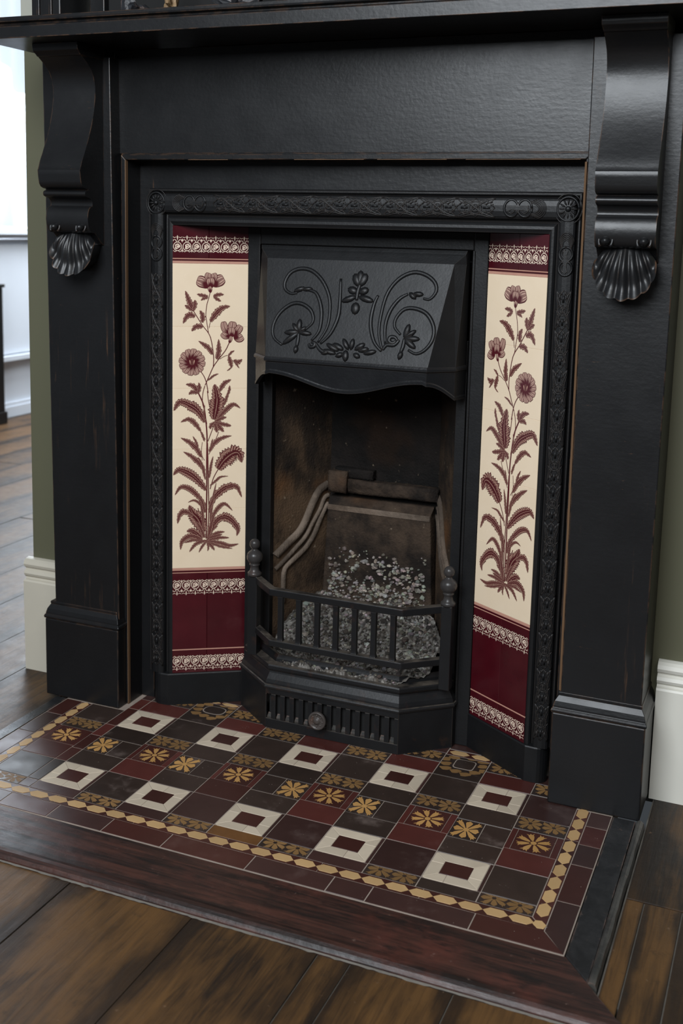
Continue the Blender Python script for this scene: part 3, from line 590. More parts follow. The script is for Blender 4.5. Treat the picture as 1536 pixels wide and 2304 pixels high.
# relief ornament of the frame
TB = 0.405
def band_pt(side, a, q, lift=0.0):
    # a along the band, q across it in -1..1
    t = TB + q * 0.245
    y = fy(t) - lift
    if side == 't': return (a, y, ZT0 - DZ * t)
    h = HW0 - DW * t
    return (XC + (h if side == 'r' else -h), y, a)
def relief(side, a0, a1, name):
    m = MB(); hw = 0.0185 if side == 't' else 0.0143
    def tb(pts, r=0.0013, n=5): m.tube([band_pt(side, a, q, 0.0004) for a, q in pts], r * 1.4, n, 0.95)
    L = a1 - a0
    n = max(2, int(round(L / 0.082))); p = L / n
    for i in range(n):
        b = a0 + i * p
        for sg in (-1, 1):      # crossing strands make lens shapes
            tb([(b + p * k / 14, sg * 0.88 * math.cos(PI * k / 14 * 1.0) * (1 if i % 2 == 0 else -1)) for k in range(15)], 0.0014)
            tb([(b + p * k / 12, sg * (0.96 - 0.3 * math.sin(PI * k / 12) ** 2)) for k in range(13)], 0.0009)
        c = b + p * 0.5
        for sg in (-1, 1):      # finer strands between
            tb([(b + p * k / 16, sg * 0.66 * math.sin(2 * PI * k / 16)) for k in range(17)], 0.0009)
            for q in (0.0, 0.5): tb([(b + p * (q + 0.5 * k / 8), sg * (0.93 - 0.55 * math.sin(PI * k / 8))) for k in range(9)], 0.0008)
        for rr in (0.36, 0.62):
            tb([(c + rr * hw * 1.15 * math.cos(2 * PI * k / 14), rr * math.sin(2 * PI * k / 14)) for k in range(15)], 0.0010)
        tb([(b + p * 0.12, 0), (b + p * 0.30, 0)], 0.0018); tb([(b + p * 0.70, 0), (b + p * 0.88, 0)], 0.0018)
        for sg in (-1, 1):
            for e in (0.16, 0.84):
                x = b + p * e
                tb([(x - 0.006, sg * 0.28), (x, sg * 0.52), (x + 0.008, sg * 0.56)], 0.0011)
                tb([(x + 0.004, sg * 0.20), (x + 0.010, sg * 0.36)], 0.0010)
        for k in range(5):
            a = c + (k - 2) * hw * 0.17
            m.ell(band_pt(side, a, 0), 0.0018, 0.0016, 0.0022, n=6, m=3)
    return m.build(name, 'iron', frame, kind='stuff')
def special(side, a, sg, name):
    # nested crescents, then a pair of rings holding a small cross: sg = direction along the band away from the rosette
    m = MB(); hw = 0.0185 if side == 't' else 0.0143
    def tb(pts, r=0.0013): m.tube([band_pt(side, x, q, 0.0004) for x, q in pts], r * 1.3, 5, 0.95)
    for j, rr in enumerate((0.95, 0.86, 0.77, 0.68, 0.59)):
        c = a + sg * (0.030 + 0.0045 * j)
        tb([(c - sg * 0.025 * math.cos(th) * (0.8 + 0.04 * j), rr * math.sin(th)) for th in [PI * (-0.47 + 0.94 * k / 14) for k in range(15)]], 0.0012)
    for d in (0.053, 0.081):
        c = a + sg * d
        tb([(c + 0.0145 * math.cos(2 * PI * k / 18), 0.84 * math.sin(2 * PI * k / 18)) for k in range(19)], 0.0021)
        tb([(c + 0.0085 * math.cos(PI * k / 9), 0.50 * math.sin(PI * k / 9)) for k in range(10)], 0.0011)
    c0, c1 = a + sg * 0.046, a + sg * 0.088
    pts = [(c0, -0.30), (c0, 0.30), (c0 + sg * 0.008, 0.16), (c0 + sg * 0.017, 0.17), (c0 + sg * 0.021, 0.42), (c0 + sg * 0.025, 0.17), (c0 + sg * 0.034, 0.16), (c1, 0.30), (c1 + sg * 0.003, 0.0), (c1, -0.30), (c0 + sg * 0.034, -0.16), (c0 + sg * 0.025, -0.17), (c0 + sg * 0.021, -0.42), (c0 + sg * 0.017, -0.17), (c0 + sg * 0.008, -0.16)]
    m.loft([[band_pt(side, x, q, -0.0005) for x, q in pts], [band_pt(side, x, q, 0.0030) for x, q in pts]])
    return m.build(name, 'iron', frame, kind='stuff')
XR = HW0 - DW * TB
relief('t', XC - 0.325, XC + 0.325, 'scroll_relief')
relief('l', 0.098, 1.055, 'scroll_relief'); relief('r', 0.098, 1.055, 'scroll_relief')
for sg in (-1, 1):
    special('t', XC + sg * 0.440, -sg, 'cross_relief')
    special('l' if sg < 0 else 'r', 1.180, -1, 'cross_relief')
    m = MB(); cx, cz = XC + sg * (XR - 0.000), ZT0 - DZ * TB
    y0 = fy(TB)
    m.tube([(cx + 0.0215 * math.cos(2 * PI * k / 28), y0 + 0.0006, cz + 0.0235 * math.sin(2 * PI * k / 28)) for k in range(29)], 0.0024, 6)
    m.tube([(cx + 0.0275 * math.cos(2 * PI * k / 28), y0 + 0.003, cz + 0.0305 * math.sin(2 * PI * k / 28)) for k in range(29)], 0.0012, 5)
    for k in range(12):
        a = 2 * PI * k / 12
        m.ell((cx + 0.0125 * math.cos(a), y0 + 0.0005, cz + 0.0135 * math.sin(a)), 0.0070, 0.0021, 0.0030, a, 8, 3)
    m.ell((cx, y0, cz), 0.0062, 0.0062, 0.0055, 0, 14, 5)
    m.build('rosette', 'iron', frame)

# soffit, inner fascia with the fire opening, cheek backing
MB().add([(XC - 0.436, .082, 1.1670), (XC + 0.436, .082, 1.1670), (XC + 0.436, .20, 1.1670), (XC - 0.436, .20, 1.1670), (XC - 0.436, .082, 1.175), (XC + 0.436, .082, 1.175), (XC + 0.436, .20, 1.175), (XC - 0.436, .20, 1.175)],
         [(0, 3, 2, 1), (4, 5, 6, 7), (0, 1, 5, 4), (1, 2, 6, 5), (2, 3, 7, 6), (3, 0, 4, 7)]).build('soffit', 'iron', I)
fas = None
for sg in (-1, 1):
    a, b = sorted((XC + sg * 0.2885, XC + sg * 0.2560)); st_ = MB().box(a, b, .1730, .196, 0.0, 1.1665).build('fascia_upright', 'iron', I, 0.0022)
    a, b = sorted((XC + sg * 0.2480, XC + sg * 0.2260)); MB().box(a, b, .184, .204, 0.10, 0.93).build('inner_lip', 'iron', st_, 0.0012)
    a, b = sorted((XC + sg * 0.2620, XC + sg * 0.2480)); MB().box(a, b, .1965, .204, 0.0, 1.15).build('inner_web', 'iron', st_)
    a, b = sorted((XC + sg * 0.2600, XC + sg * 0.2550)); MB().box(a, b, .1690, .176, 0.10, 1.127).build('fascia_bead', 'iron', st_, 0.0012)
MB().box(XC - 0.2560, XC + 0.2560, .1735, .196, 1.1270, 1.1665).build('fascia_header', 'iron', I, 0.0022)

# hood: a chamfered box leaning forward, scalloped lip below
TOPB = [(-.246, .172, 1.1260), (-.246, .160, 1.1255), (.246, .160, 1.1255), (.246, .172, 1.1260)]
TF, TZ = .2225, 1.0970
BF, BZ = .1910, .8700
def hr_(xb, xs, ys, xf, yf, z): return [(XC - xb, .1735, z), (XC - xs, ys, z), (XC - xf, yf, z), (XC + xf, yf, z), (XC + xs, ys, z), (XC + xb, .1735, z)]
rings = [hr_(.2480, .2470, .167, .246, .160, 1.1262), hr_(.2480, .2465, .164, .2440, .156, 1.118), hr_(.2480, .2455, .158, TF, .1430, TZ), hr_(.2480, .2400, .122, BF, .0740, BZ)]
# keep the side faces folded: back edge sits on the fascia
hm = MB().loft(rings, False, False); hood = hm.build('hood', 'iron', I)
lip = MB()
def lipz(u, k):
    # lower outline of the lip, u across front -1..1
    return 0.838 - 0.0335 * (0.5 + 0.5 * math.cos(PI * u)) ** 1.15 + 0.004
pl_ = []
pl_.append((XC - .2480, .173, .805))
for i in range(13):          # left return, front, right return
    q = i / 12; pl_.append((XC - .2400 + .049 * q, .122 - .0485 * q, 0.806 + 0.032 * math.sin(q * PI / 2) if q < 1 else 0.838))
for i in range(1, 40):
    u = -1 + 2 * i / 40; pl_.append((XC + .191 * u, .0735, lipz(u, 0)))
for i in range(13):
    q = 1 - i / 12; pl_.append((XC + .2400 - .049 * q, .122 - .0485 * q, 0.806 + 0.032 * math.sin(q * PI / 2) if q < 1 else 0.838))
pl_.append((XC + .2480, .173, .805))
def sh(p, d, z): return (XC + (p[0] - XC) * (1 - d * 3), p[1] + d, z)
lip.loft([[sh(p, .010, .8790) for p in pl_], [sh(p, -.0010, .8790) for p in pl_], [sh(p, -.0035, .8745) for p in pl_], [sh(p, -.0035, .8700) for p in pl_], [sh(p, 0.0005, .8670) for p in pl_], [sh(p, 0.001, p[2] + .009) for p in pl_], [sh(p, -.0005, p[2] + .0065) for p in pl_], [sh(p, -.0005, p[2]) for p in pl_], [sh(p, .007, p[2]) for p in pl_], [sh(p, .010, .866) for p in pl_]], False, False)
lip.build('hood_lip', 'lip', hood)
def hy(z): return .0740 + (z - BZ) * (.069 / .227)
HN = Vector((0, -1, 0.304)).normalized(); HU = Vector((0, 0.304, 1)).normalized()
hr = MB()
for t in HTUBE:
    P = spline([(x / 1e4, hy(z / 1e4) - 0.0003, z / 1e4) for x, z in t], 4); n = len(P)
    hr.tube(P, [0.0028 + 0.0020 * math.sin(PI * min(1, (k + 0.4) / n)) for k in range(n)], 8, 0.75, HN)
hr.build('scroll_relief', 'iron', hood, kind='stuff')
hl = MB()
for (ax, az), (bx, bz), w in HLEAF:
    a = Vector((ax, az)) / 1e4; b = Vector((bx, bz)) / 1e4; c = (a + b) / 2; d = b - a
    hl.ell((c.x, hy(c.y) + 0.0004, c.y), d.length / 2 * 1.08, w * 0.00078 + 0.0018, 0.0060, math.atan2(d.y, d.x), 10, 4, HN, (1, 0, 0), HU)
    hl.tube([(a.x, hy(a.y) - 0.001, a.y), (c.x, hy(c.y) - 0.0058, c.y), (b.x, hy(b.y) - 0.0012, b.y)], 0.0012, 5, 1, HN)
hl.build('leaf_relief', 'iron', hood, kind='stuff')

# ------------------------------------------------------------------ firebox lining and ash
L = thing('firebox_lining', (XC, 0.30, 0.10), 'sooty rust-stained fireclay lining inside the cast iron fire opening', 'firebox')
cb = [(XC - .226, .203), (XC - .141, .352)]
for sg in (-1, 1):
    q = [(XC + sg * .2258, .2045), (XC + sg * .141, .352), (XC + sg * .165, .366), (XC + sg * .2500, .214)]
    ck = MB().loft([[(x, y, .10) for x, y in q], [(x, y, 1.09) for x, y in q]]).build('cheek_brick', 'sootl', L)
    d = Vector((.0848 * -sg, .1475)).normalized()
    for k, r in enumerate(RIDGES):
        pts = []
        for s_, z in [(p.x, p.y) for p in spline([(a / 1e4, b / 1e4, 0) for a, b in r], 5)]:
            s2 = max(s_, 0.004); s2 = min(s2, 0.165)
            pts.append((XC + sg * .2258 + d.x * s2 - sg * 0.0015, .2045 + d.y * s2 - 0.0005, z))
        rad = (0.0105, 0.0062, 0.0072)[k]
        MB().tube(pts, rad, 8, 0.75, (-sg * 0.86, -0.5, 0)).build('cheek_ridge', 'ridge', ck)
MB().box(XC - .150, XC + .150, .352, .372, .10, 1.09).build('back_brick', 'sootd', L)
MB().box(XC - .25, XC + .25, .205, .372, 1.09, 1.10).build('throat_plate', 'dark', L)
hp_ = [(XC - .235, .352), (XC - .235, .190), (XC - .205, .150), (XC - .135, .0960), (XC + .125, .0960), (XC + .195, .150), (XC + .225, .190), (XC + .225, .352)]
MB().loft([[(x, y, z) for x, y in hp_] for z in (.100, .118)]).build('hearth_plate', 'dark', L)
sl = MB(); x0, x1 = XC - .1335, XC + .1345
sl.loft([[(x0 - .016, .318, .118), (x1 + .016, .318, .118), (x1 + .016, .3515, .118), (x0 - .016, .3515, .118)], [(x0, .318, .478), (x1, .318, .478), (x1 + .003, .3515, .478), (x0 - .003, .3515, .478)], [(x0, .320, .4905), (x1, .320, .4905), (x1, .3515, .4905), (x0, .3515, .4905)], [(x0 - .004, .336, .5085), (x1 + .004, .336, .5085), (x1, .3515, .5085), (x0, .3515, .5085)]])
slab = sl.build('back_slab', 'soot', L, 0.003)
mr = MB(); mr.box(x0 + 0.001, x1 - 0.001, .3155, .3185, .4760, .4900); mr.build('slab_moulding', 'ridge', slab, 0.0012)
def lump(name, x0, x1, y0, y1, z0, z1, seed, mat):
    r = random.Random(seed); bm = bmesh.new(); bmesh.ops.create_cube(bm, size=1); bmesh.ops.subdivide_edges(bm, edges=bm.edges, cuts=5, use_grid_fill=True)
    for v in bm.verts:
        p = v.co; q = Vector((p.x, max(-.5, min(.5, p.y)), p.z)); rr = 1 - 0.10 * (abs(q.x) > .46) - 0.16 * (abs(q.z) * 2) ** 4
        v.co = Vector((x0 + (p.x + .5) * (x1 - x0) + r.uniform(-.0012, .0012), y0 + (p.y * rr + .5) * (y1 - y0) + r.uniform(-.0012, .0012), z0 + (p.z + .5) * (z1 - z0) + r.uniform(-.0016, .0016)))
    me = bpy.data.meshes.new(name)
    for v in bm.verts: v.co -= org(L)
    bm.to_mesh(me); bm.free(); me.materials.append(MT[mat]); me.polygons.foreach_set('use_smooth', [True] * len(me.polygons))
    o = bpy.data.objects.new(name, me); link(o, L); return o
lump('ledge_brick', XC - .082, XC + .150, .318, .3515, .524, .556, 2, 'soot')
lump('ledge_brick', XC - .132, XC - .084, .312, .3515, .522, .576, 4, 'soot')
lump('ledge_brick', XC - .120, XC - .02, .328, .3515, .558, .582, 6, 'sootd')

r = random.Random(12)
def ashz(x, y):
    t = (y - .10) / .215
    return .158 + .092 * max(0, t) ** 1.2 + .014 * math.sin(x * 31 + 1.2) * max(0, t) + .004 * math.sin(x * 71 + y * 40)
def ahw(y):
    if y < .140: return .140 + (y - .086) * 1.08
    return .2000 if y < .205 else .2150 - (y - .205) * .56
NX, NY = 84, 54
am = MB(); rows = []
for j in range(NY + 1):
    y = .086 + (.317 - .086) * j / NY; row = []
    hw = ahw(y)
    for i in range(NX + 1):
        x = XC + hw * (2 * i / NX - 1)
        row.append((x, y, ashz(x, y) + r.uniform(-.0042, .0042)))
    rows.append(row)
am.loft(rows, False, False, True)
skirt = [(x, y, .118) for x, y, z in rows[0]]; am.loft([rows[0], skirt], False, False)
cols = [None] * len(am.v)
def shade():
    k = r.random()
    if k < .40: g = r.uniform(.16, .42); return (g, g * .94, g * .85)
    if k < .66: g = r.uniform(.06, .16); return (g, g * .82, g * .66)
    if k < .90: return (.022, .019, .017)
    g = r.uniform(.42, .62); return (g, g * .94, g * .86)
for i in range(len(cols)): cols[i] = shade()
ico = bmesh.new(); bmesh.ops.create_icosphere(ico, subdivisions=1, radius=1); IV = [v.co.copy() for v in ico.verts]; IF = [[v.index for v in f.verts] for f in ico.faces]; ico.free()
def crumb(c, s, col):
    k = len(am.v); e = (r.uniform(.6, 1.3), r.uniform(.6, 1.3), r.uniform(.45, .9)); a = r.uniform(0, PI)
    vs = []
    for v in IV:
        q = Vector((v.x * e[0], v.y * e[1], v.z * e[2])) * s * r.uniform(.75, 1.2); q.rotate(Matrix.Rotation(a, 3, 'Z'))
        vs.append((c[0] + q.x, c[1] + q.y, c[2] + q.z))
    am.add(vs, IF, None, False); cols.extend([tuple(u * r.uniform(.85, 1.1) for u in col)] * len(vs))
for i in range(1500):
    y = .090 + .226 * r.random() ** .8
    hw = ahw(y) - .008
    x = XC + r.uniform(-hw, hw)
    big = r.random() < .18
    crumb((x, y, ashz(x, y) + .002), r.uniform(.005, .0085) if big else r.uniform(.0018, .005), shade())
for i in range(560):
    z = .245 + .140 * r.random() ** 1.35; x = r.uniform(x0 + .008, x1 - .008)
    if z > .30 and math.sin(x * 61 + 1) + math.sin(x * 27 + z * 60) < -.2: z -= .03
    g = r.uniform(.14, .66); crumb((x, .3165, z), r.choice((.0022, .0035, .005, .0072)), (g, g * .90, g * .78))
ash = am.build('ash_bed', 'ash', None, 0, 'stuff')
ca = ash.data.color_attributes.new('tint', 'FLOAT_COLOR', 'POINT')
for i, c in enumerate(cols): ca.data[i].color = (*c, 1)
tag(ash, 'heap of grey and white ash and crumbs behind the grate bars', 'ash')

# ------------------------------------------------------------------ fire grate in front of the opening
G = thing('fire_grate', (-0.035, 0.12, 0.0), 'black cast iron fire grate with upright bars, ball finials and slotted base', 'grate')
BPATH = [(-.316, .1725), (-.3145, .153), (-.2045, .0655), (.1265, .0655), (.2265, .153), (.228, .1725)]
def offs(path, d):
    out = []
    for i, p in enumerate(path):
        a = Vector(path[max(0, i - 1)]); b = Vector(p); c = Vector(path[min(len(path) - 1, i + 1)])
        ns = []
        for u, w in ((a, b), (b, c)):
            e = w - u
            if e.length > 1e-6: e.normalize(); ns.append(Vector((-e.y, e.x)))
        if len(ns) == 2:
            n = (ns[0] + ns[1]).normalized(); n = n / max(.3, n.dot(ns[0]))
        else: n = ns[0]
        out.append((b.x + n.x * d, b.y + n.y * d))
    return out
def ring(d, z): return [(x, y, z) for x, y in offs(BPATH, d)]
bs = MB()
bs.loft([ring(d, z) for d, z in ((0.0, .0985), (-.0035, .0995), (-.0042, .1035), (-.0020, .1065), (.0005, .108), (.0010, .112), (.0035, .1195), (.0080, .1265), (.0118, .1325), (.0130, .1365), (.0128, .1395), (.0080, .1405), (.0065, .1440), (.0068, .1505), (.0085, .1535), (.0300, .1545), (.0330, .1500), (.0350, .1300))], False, False)
base = bs.build('base', 'ironpol', G)
MB().box(-.200, .122, .079, .084, .004, .099).build('base_backing', 'dark', base)
for a, b in ((0, 1), (1, 2), (3, 4), (4, 5)):
    p, q = BPATH[a], BPATH[b]; pi_, qi = offs(BPATH, .004)[a], offs(BPATH, .004)[b]
    MB().loft([[(*p, z), (*q, z), (*qi, z), (*pi_, z)] for z in (0.0, .0990)]).build('base_side', 'ironpol', base)
vp = MB(); y0, y1 = .0655, .0715
vp.box(-.2045, .1265, y0, y1, 0.0, .0235); vp.box(-.2045, .1265, y0, y1, .0845, .0990)
N = 14; sp = .0236; sx = -.1962; sw = .0118
edges = [-.2045]
for i in range(N):
    c = sx + i * sp
    if c + sw / 2 > .1245: break
    edges += [c - sw / 2, c + sw / 2]
edges.append(.1265)
for i in range(0, len(edges), 2): vp.box(edges[i], edges[i + 1], y0, y1, .0235, .0845)
vent = vp.build('vent_plate', 'ironpol', G, 0.0012)
ds = MB()
for i in range(1, len(edges) - 1, 2): ds.hexa([(edges[i], .0715, .0150), (edges[i + 1], .0715, .0150), (edges[i + 1], .0795, .0150), (edges[i], .0795, .0150)], [(edges[i], .0715, .0265), (edges[i + 1], .0715, .0265), (edges[i + 1], .0795, .0330), (edges[i], .0795, .0330)])
ds.build('slot_sill', 'bead', vent, kind='stuff')
kn = MB(); kc = (-.0610, .0655, .0535)
K = 1.24
kn.lathe([(r_ * K, h_ * 1.25) for r_, h_ in [(.0062, -.003), (.0062, .010), (.0085, .013), (.0150, .0145), (.0172, .0165), (.0176, .0195), (.0168, .0220), (.0145, .0228), (.0138, .0212), (.0070, .0208), (.0062, .0222), (.0042, .0238), (.0018, .0246)]], kc, 'y', 28)
for k in range(8):
    a = 2 * PI * k / 8; kn.ell((kc[0] + .0104 * K * math.cos(a), kc[1] - .0258, kc[2] + .0104 * K * math.sin(a)), .0040, .0020, .0022, a, 8, 3)
kn.build('vent_knob', 'knob', G)
RP = [(-.2735, .128), (-.193, .0540), (.132, .0540), (.2170, .128)]
def rail(name, z0, z1, d=.0175):
    pin = offs(RP, d); rings = []
    for (x, y), (u, w) in zip(RP, pin): rings.append([(x, y, z0), (x, y, z1), (u, w, z1), (u, w, z0)])
    return MB().loft(rings).build(name, 'ironpol', G, 0.0022)
rail('top_rail', .3275, .3445); rail('middle_rail', .2055, .2215)
for i in range(7):
    x = -.1665 + .0459 * i
    b = MB(); hw = .0064
    b.loft([[(x - hw * k, .0625 - .0062 * k, z), (x + hw * k, .0625 - .0062 * k, z), (x + hw * k, .0625 + .0062 * k, z), (x - hw * k, .0625 + .0062 * k, z)] for k, z in ((1.3, .2210), (1.12, .2235), (1.0, .2275), (.96, .27), (.98, .320), (1.08, .3255), (1.15, .3280))])
    b.build('bar', 'ironpol', G, 0.0016)
for x in (-.2675, .2135):
    p = MB().box(x - .0125, x + .0125, .1135, .1385, .1500, .3460).build('post', 'ironpol', G, 0.002)
    f = MB(); f.lathe([(.0165, .3455), (.0168, .3520), (.0140, .3545), (.0112, .3580), (.0098, .3640), (.0098, .3690), (.0125, .3715), (.0125, .3735), (.0105, .3755), (.0140, .3785), (.0182, .3850), (.0192, .3915), (.0180, .3975), (.0150, .4020), (.0100, .4060), (.0072, .4090), (.0066, .4110), (.0090, .4130), (.0118, .4175), (.0125, .4230), (.0112, .4285), (.0075, .4328), (.0022, .4350)], (x, .126, 0), 'z', 22)
    f.build('finial', 'finial', p)
gr = MB()   # low inner front plate behind the base lip
gr.loft([[(x, y, z) for x, y in offs(BPATH, d)[1:5]] for d, z in ((.0290, .1400), (.0330, .1600), (.0390, .1680), (.0440, .1680), (.0450, .1350))], False, False)
gr.build('fret_plate', 'ironpol', G)

# ------------------------------------------------------------------ tiled cheek panels with printed flowers
PW = 0.1765
def fold(n):
    return n
def tile_panel(name, loc, rot, mirror, label):
    T = thing(name, loc, label, 'tile panel', None, rot)
    X = (lambda s: PW - s) if mirror else (lambda s: s)
    def ptile(s0, s1, z0, z1, mat, g=0.0003):
        a, b = sorted((X(s0), X(s1))); a += g; b -= g; z0 += g; z1 -= g; c = 0.0006
        return MB().loft([[(a, .008, z0), (b, .008, z0), (b, .008, z1), (a, .008, z1)], [(a, c, z0), (b, c, z0), (b, c, z1), (a, c, z1)], [(a + c, 0, z0 + c), (b - c, 0, z0 + c), (b - c, 0, z1 - c), (a + c, 0, z1 - c)]]).build('tile', mat, T)
    M = PW * 0.475
    BK = MB().box(-.006, PW + .006, .0085, .014, .060, 1.172).build('backing', 'dark', T)
    lay = [-0.00005]
    def ribbon(m, pts, w):
        lay[0] -= 0.0000025; y = lay[0]; n = len(pts); L = []; R = []
        for i in range(n):
            a = pts[max(0, i - 1)]; b = pts[min(n - 1, i + 1)]; d = math.hypot(b[0] - a[0], b[1] - a[1]) or 1
            nx, nz = -(b[1] - a[1]) / d, (b[0] - a[0]) / d; ww = (w[i] if isinstance(w, list) else w) / 2
            L.append((X(pts[i][0] + nx * ww), y, pts[i][1] + nz * ww)); R.append((X(pts[i][0] - nx * ww), y, pts[i][1] - nz * ww))
        m.add(L + R, [(i, i + 1, n + i + 1, n + i) for i in range(n - 1)])
    def poly(m, pts):
        lay[0] -= 0.0000025
        m.add([(X(a), lay[0], b) for a, b in pts], [tuple(range(len(pts)))])
    def lace(z0, tl, up=True):
        # row of ringed rosettes with fleurs, height .038; up: rings sit in the lower half
        m = MB(); p = PW / 8; s_ = 1 if up else -1; zc = z0 + .019 - s_ * .0055
        for i in range(8):
            c = p * (i + .5)
            ribbon(m, [(c + .0092 * math.cos(2 * PI * k / 18), zc + .0098 * math.sin(2 * PI * k / 18)) for k in range(19)], .0016)
            j = 1 if i % 2 else -1
            blob = [(c + j * .0005 + .0060 * math.cos(a) * (1 + .25 * math.cos(3 * a)), zc + .0062 * math.sin(a) * (1 + .2 * math.sin(2 * a))) for a in [2 * PI * k / 16 for k in range(16)]]
            poly(m, blob)
            for sg in (-1, 1):
                ribbon(m, [(c + sg * .0012, zc + s_ * .010), (c + sg * .0052, zc + s_ * .0155), (c + sg * .0092, zc + s_ * .0150), (c + sg * .0094, zc + s_ * .0118)], .0015)
                ribbon(m, [(c + sg * .0020, zc - s_ * .0105), (c + sg * .0058, zc - s_ * .0125), (c + sg * .0095, zc - s_ * .0095)], .0014)
                ribbon(m, [(c + sg * .0030, zc + s_ * .0215), (c + sg * .0068, zc + s_ * .0195), (c + sg * .0100, zc + s_ * .0218)], .0012)
            poly(m, [(c, zc + s_ * .0258), (c + .0017, zc + s_ * .0215), (c, zc + s_ * .0125), (c - .0017, zc + s_ * .0215)])
            e = p * i
            if i: poly(m, [(e, zc - s_ * .0140), (e + .0016, zc - s_ * .0100), (e, zc - s_ * .0020), (e - .0016, zc - s_ * .0100)])
            if i: poly(m, [(e, zc + s_ * .0185), (e + .0013, zc + s_ * .0150), (e, zc + s_ * .0080), (e - .0013, zc + s_ * .0150)])
        dk = MB()
        for i in range(8):
            c = p * (i + .5); j = 1 if i % 2 else -1
            ribbon(dk, [(c + j * .0028 * math.cos(a), zc + .0030 * math.sin(a)) for a in [PI * (-.6 + 1.3 * k / 8) for k in range(9)]], .0013)
        o = m.build('lace_print', 'lace', tl, kind='stuff'); dk.build('lace_line', 'p_stem', tl, kind='stuff')
    # from the bottom up: heights follow the panel
    for a, b in ((0, M), (M, PW)): ptile(a, b, .0800, .1375, 'burg')
    lowest = T.children[-1]
    ptile(0, PW, .1375, .1405, 'pink', 0.0001)
    for a, b in ((0, M), (M, PW)): ptile(a, b, .1405, .3330, 'burg')
    mid = T.children[-1]
    for z0, z1, mt in ((.3330, .3352, 'pink'), (.3352, .3395, 'burg'), (.3395, .3462, 'pink'), (1.0790, 1.0850, 'pink'), (1.0850, 1.0885, 'burg'), (1.0885, 1.0912, 'pink')): ptile(0, PW, z0, z1, mt, 0.0001)
    zc = [.3462, .4925, .6390, .7855, .9320, 1.0790]
    first = None
    for z0, z1 in zip(zc, zc[1:]):
        o = ptile(0, PW, z0, z1, 'cream', 0.00004)
        first = first or o
    for a, b in ((0, M), (M, PW)): ptile(a, b, 1.0912, 1.1660, 'burg')
    top = T.children[-1]
    lace(.0865, lowest, False); lace(.2790, mid, False); lace(1.1045, top, True)
    # the flowering plant: stems, hatched leaves, petals
    st = MB(); lf = MB(); pt = MB()
    for pts, w in STEMS:
        P = [(p.x, p.y) for p in spline([(a / 1e4, b / 1e4, 0) for a, b in pts], 5)]; ribbon(st, P, w / 1e4 * 1.35)
    def leaf(m, pts, w, ser, sh=0.0):
        lay[0] -= 0.0000025; y = lay[0]
        P = [(p.x, p.y) for p in spline([(a / 1e4, b / 1e4, 0) for a, b in pts], 9)]; n = len(P); w = w / 1e4
        Lg = sum(math.hypot(P[i + 1][0] - P[i][0], P[i + 1][1] - P[i][1]) for i in range(n - 1)); teeth = max(3, int(Lg / .0055))
        V = []; U = []; acc = 0
        for i in range(n):
            a = P[max(0, i - 1)]; b = P[min(n - 1, i + 1)]; d = math.hypot(b[0] - a[0], b[1] - a[1]) or 1
            nx, nz = -(b[1] - a[1]) / d, (b[0] - a[0]) / d; u = i / (n - 1)
            if i: acc += math.hypot(P[i][0] - P[i - 1][0], P[i][1] - P[i - 1][1])
            if ser == 1: k = math.sin(PI * min(1, .07 + .93 * u)) ** .8 * (1 - .25 * u)
            else: k = (math.sin(PI * (u * .78 + .06)) ** .8) * (1 if u < .97 else .75)
            for sd in (1, 0, -1):
                tt = (u * teeth + (.5 if sd < 0 else 0)) % 1
                kk = k * ((.62 + .48 * tt) if ser == 1 else 1)
                V.append((X(P[i][0] + nx * w * kk * sd), y, P[i][1] + nz * w * kk * sd)); U.append((acc / .0032 if ser == 1 else u, .5 + .5 * sd))
        F = []; UV = []
        for i in range(n - 1):
            for q in (0, 1):
                f = (3 * i + q, 3 * i + q + 1, 3 * i + q + 4, 3 * i + q + 3); F.append(f); UV.append([U[t] for t in f])
        m.add(V, F, UV)
    for pts, w in LEAVES: leaf(lf, pts, w * 1.30, 1)
    for pts, w, k in PETALS: leaf(pt, pts, w * 1.06, 0)
    (cx, cz), cr = DAISY
    poly(lf, [(cx / 1e4 + cr / 1e4 * math.cos(2 * PI * k / 12), cz / 1e4 + cr / 1e4 * math.sin(2 * PI * k / 12)) for k in range(12)])
    st.build('stem_print', 'p_stem', first, kind='stuff'); lf.build('leaf_print', 'p_leaf', first, kind='stuff'); pt.build('petal_print', 'p_petal', first, kind='stuff')
    return T
A0 = math.atan2(.095, .147)
tile_panel('tile_panel', (-.466, .0800, 0), A0, False, 'tall glazed tile panel with burgundy flowers on cream, left of the fire opening')
tile_panel('tile_panel', (.259, .1750, 0), -A0, True, 'tall glazed tile panel with burgundy flowers on cream, right of the fire opening')

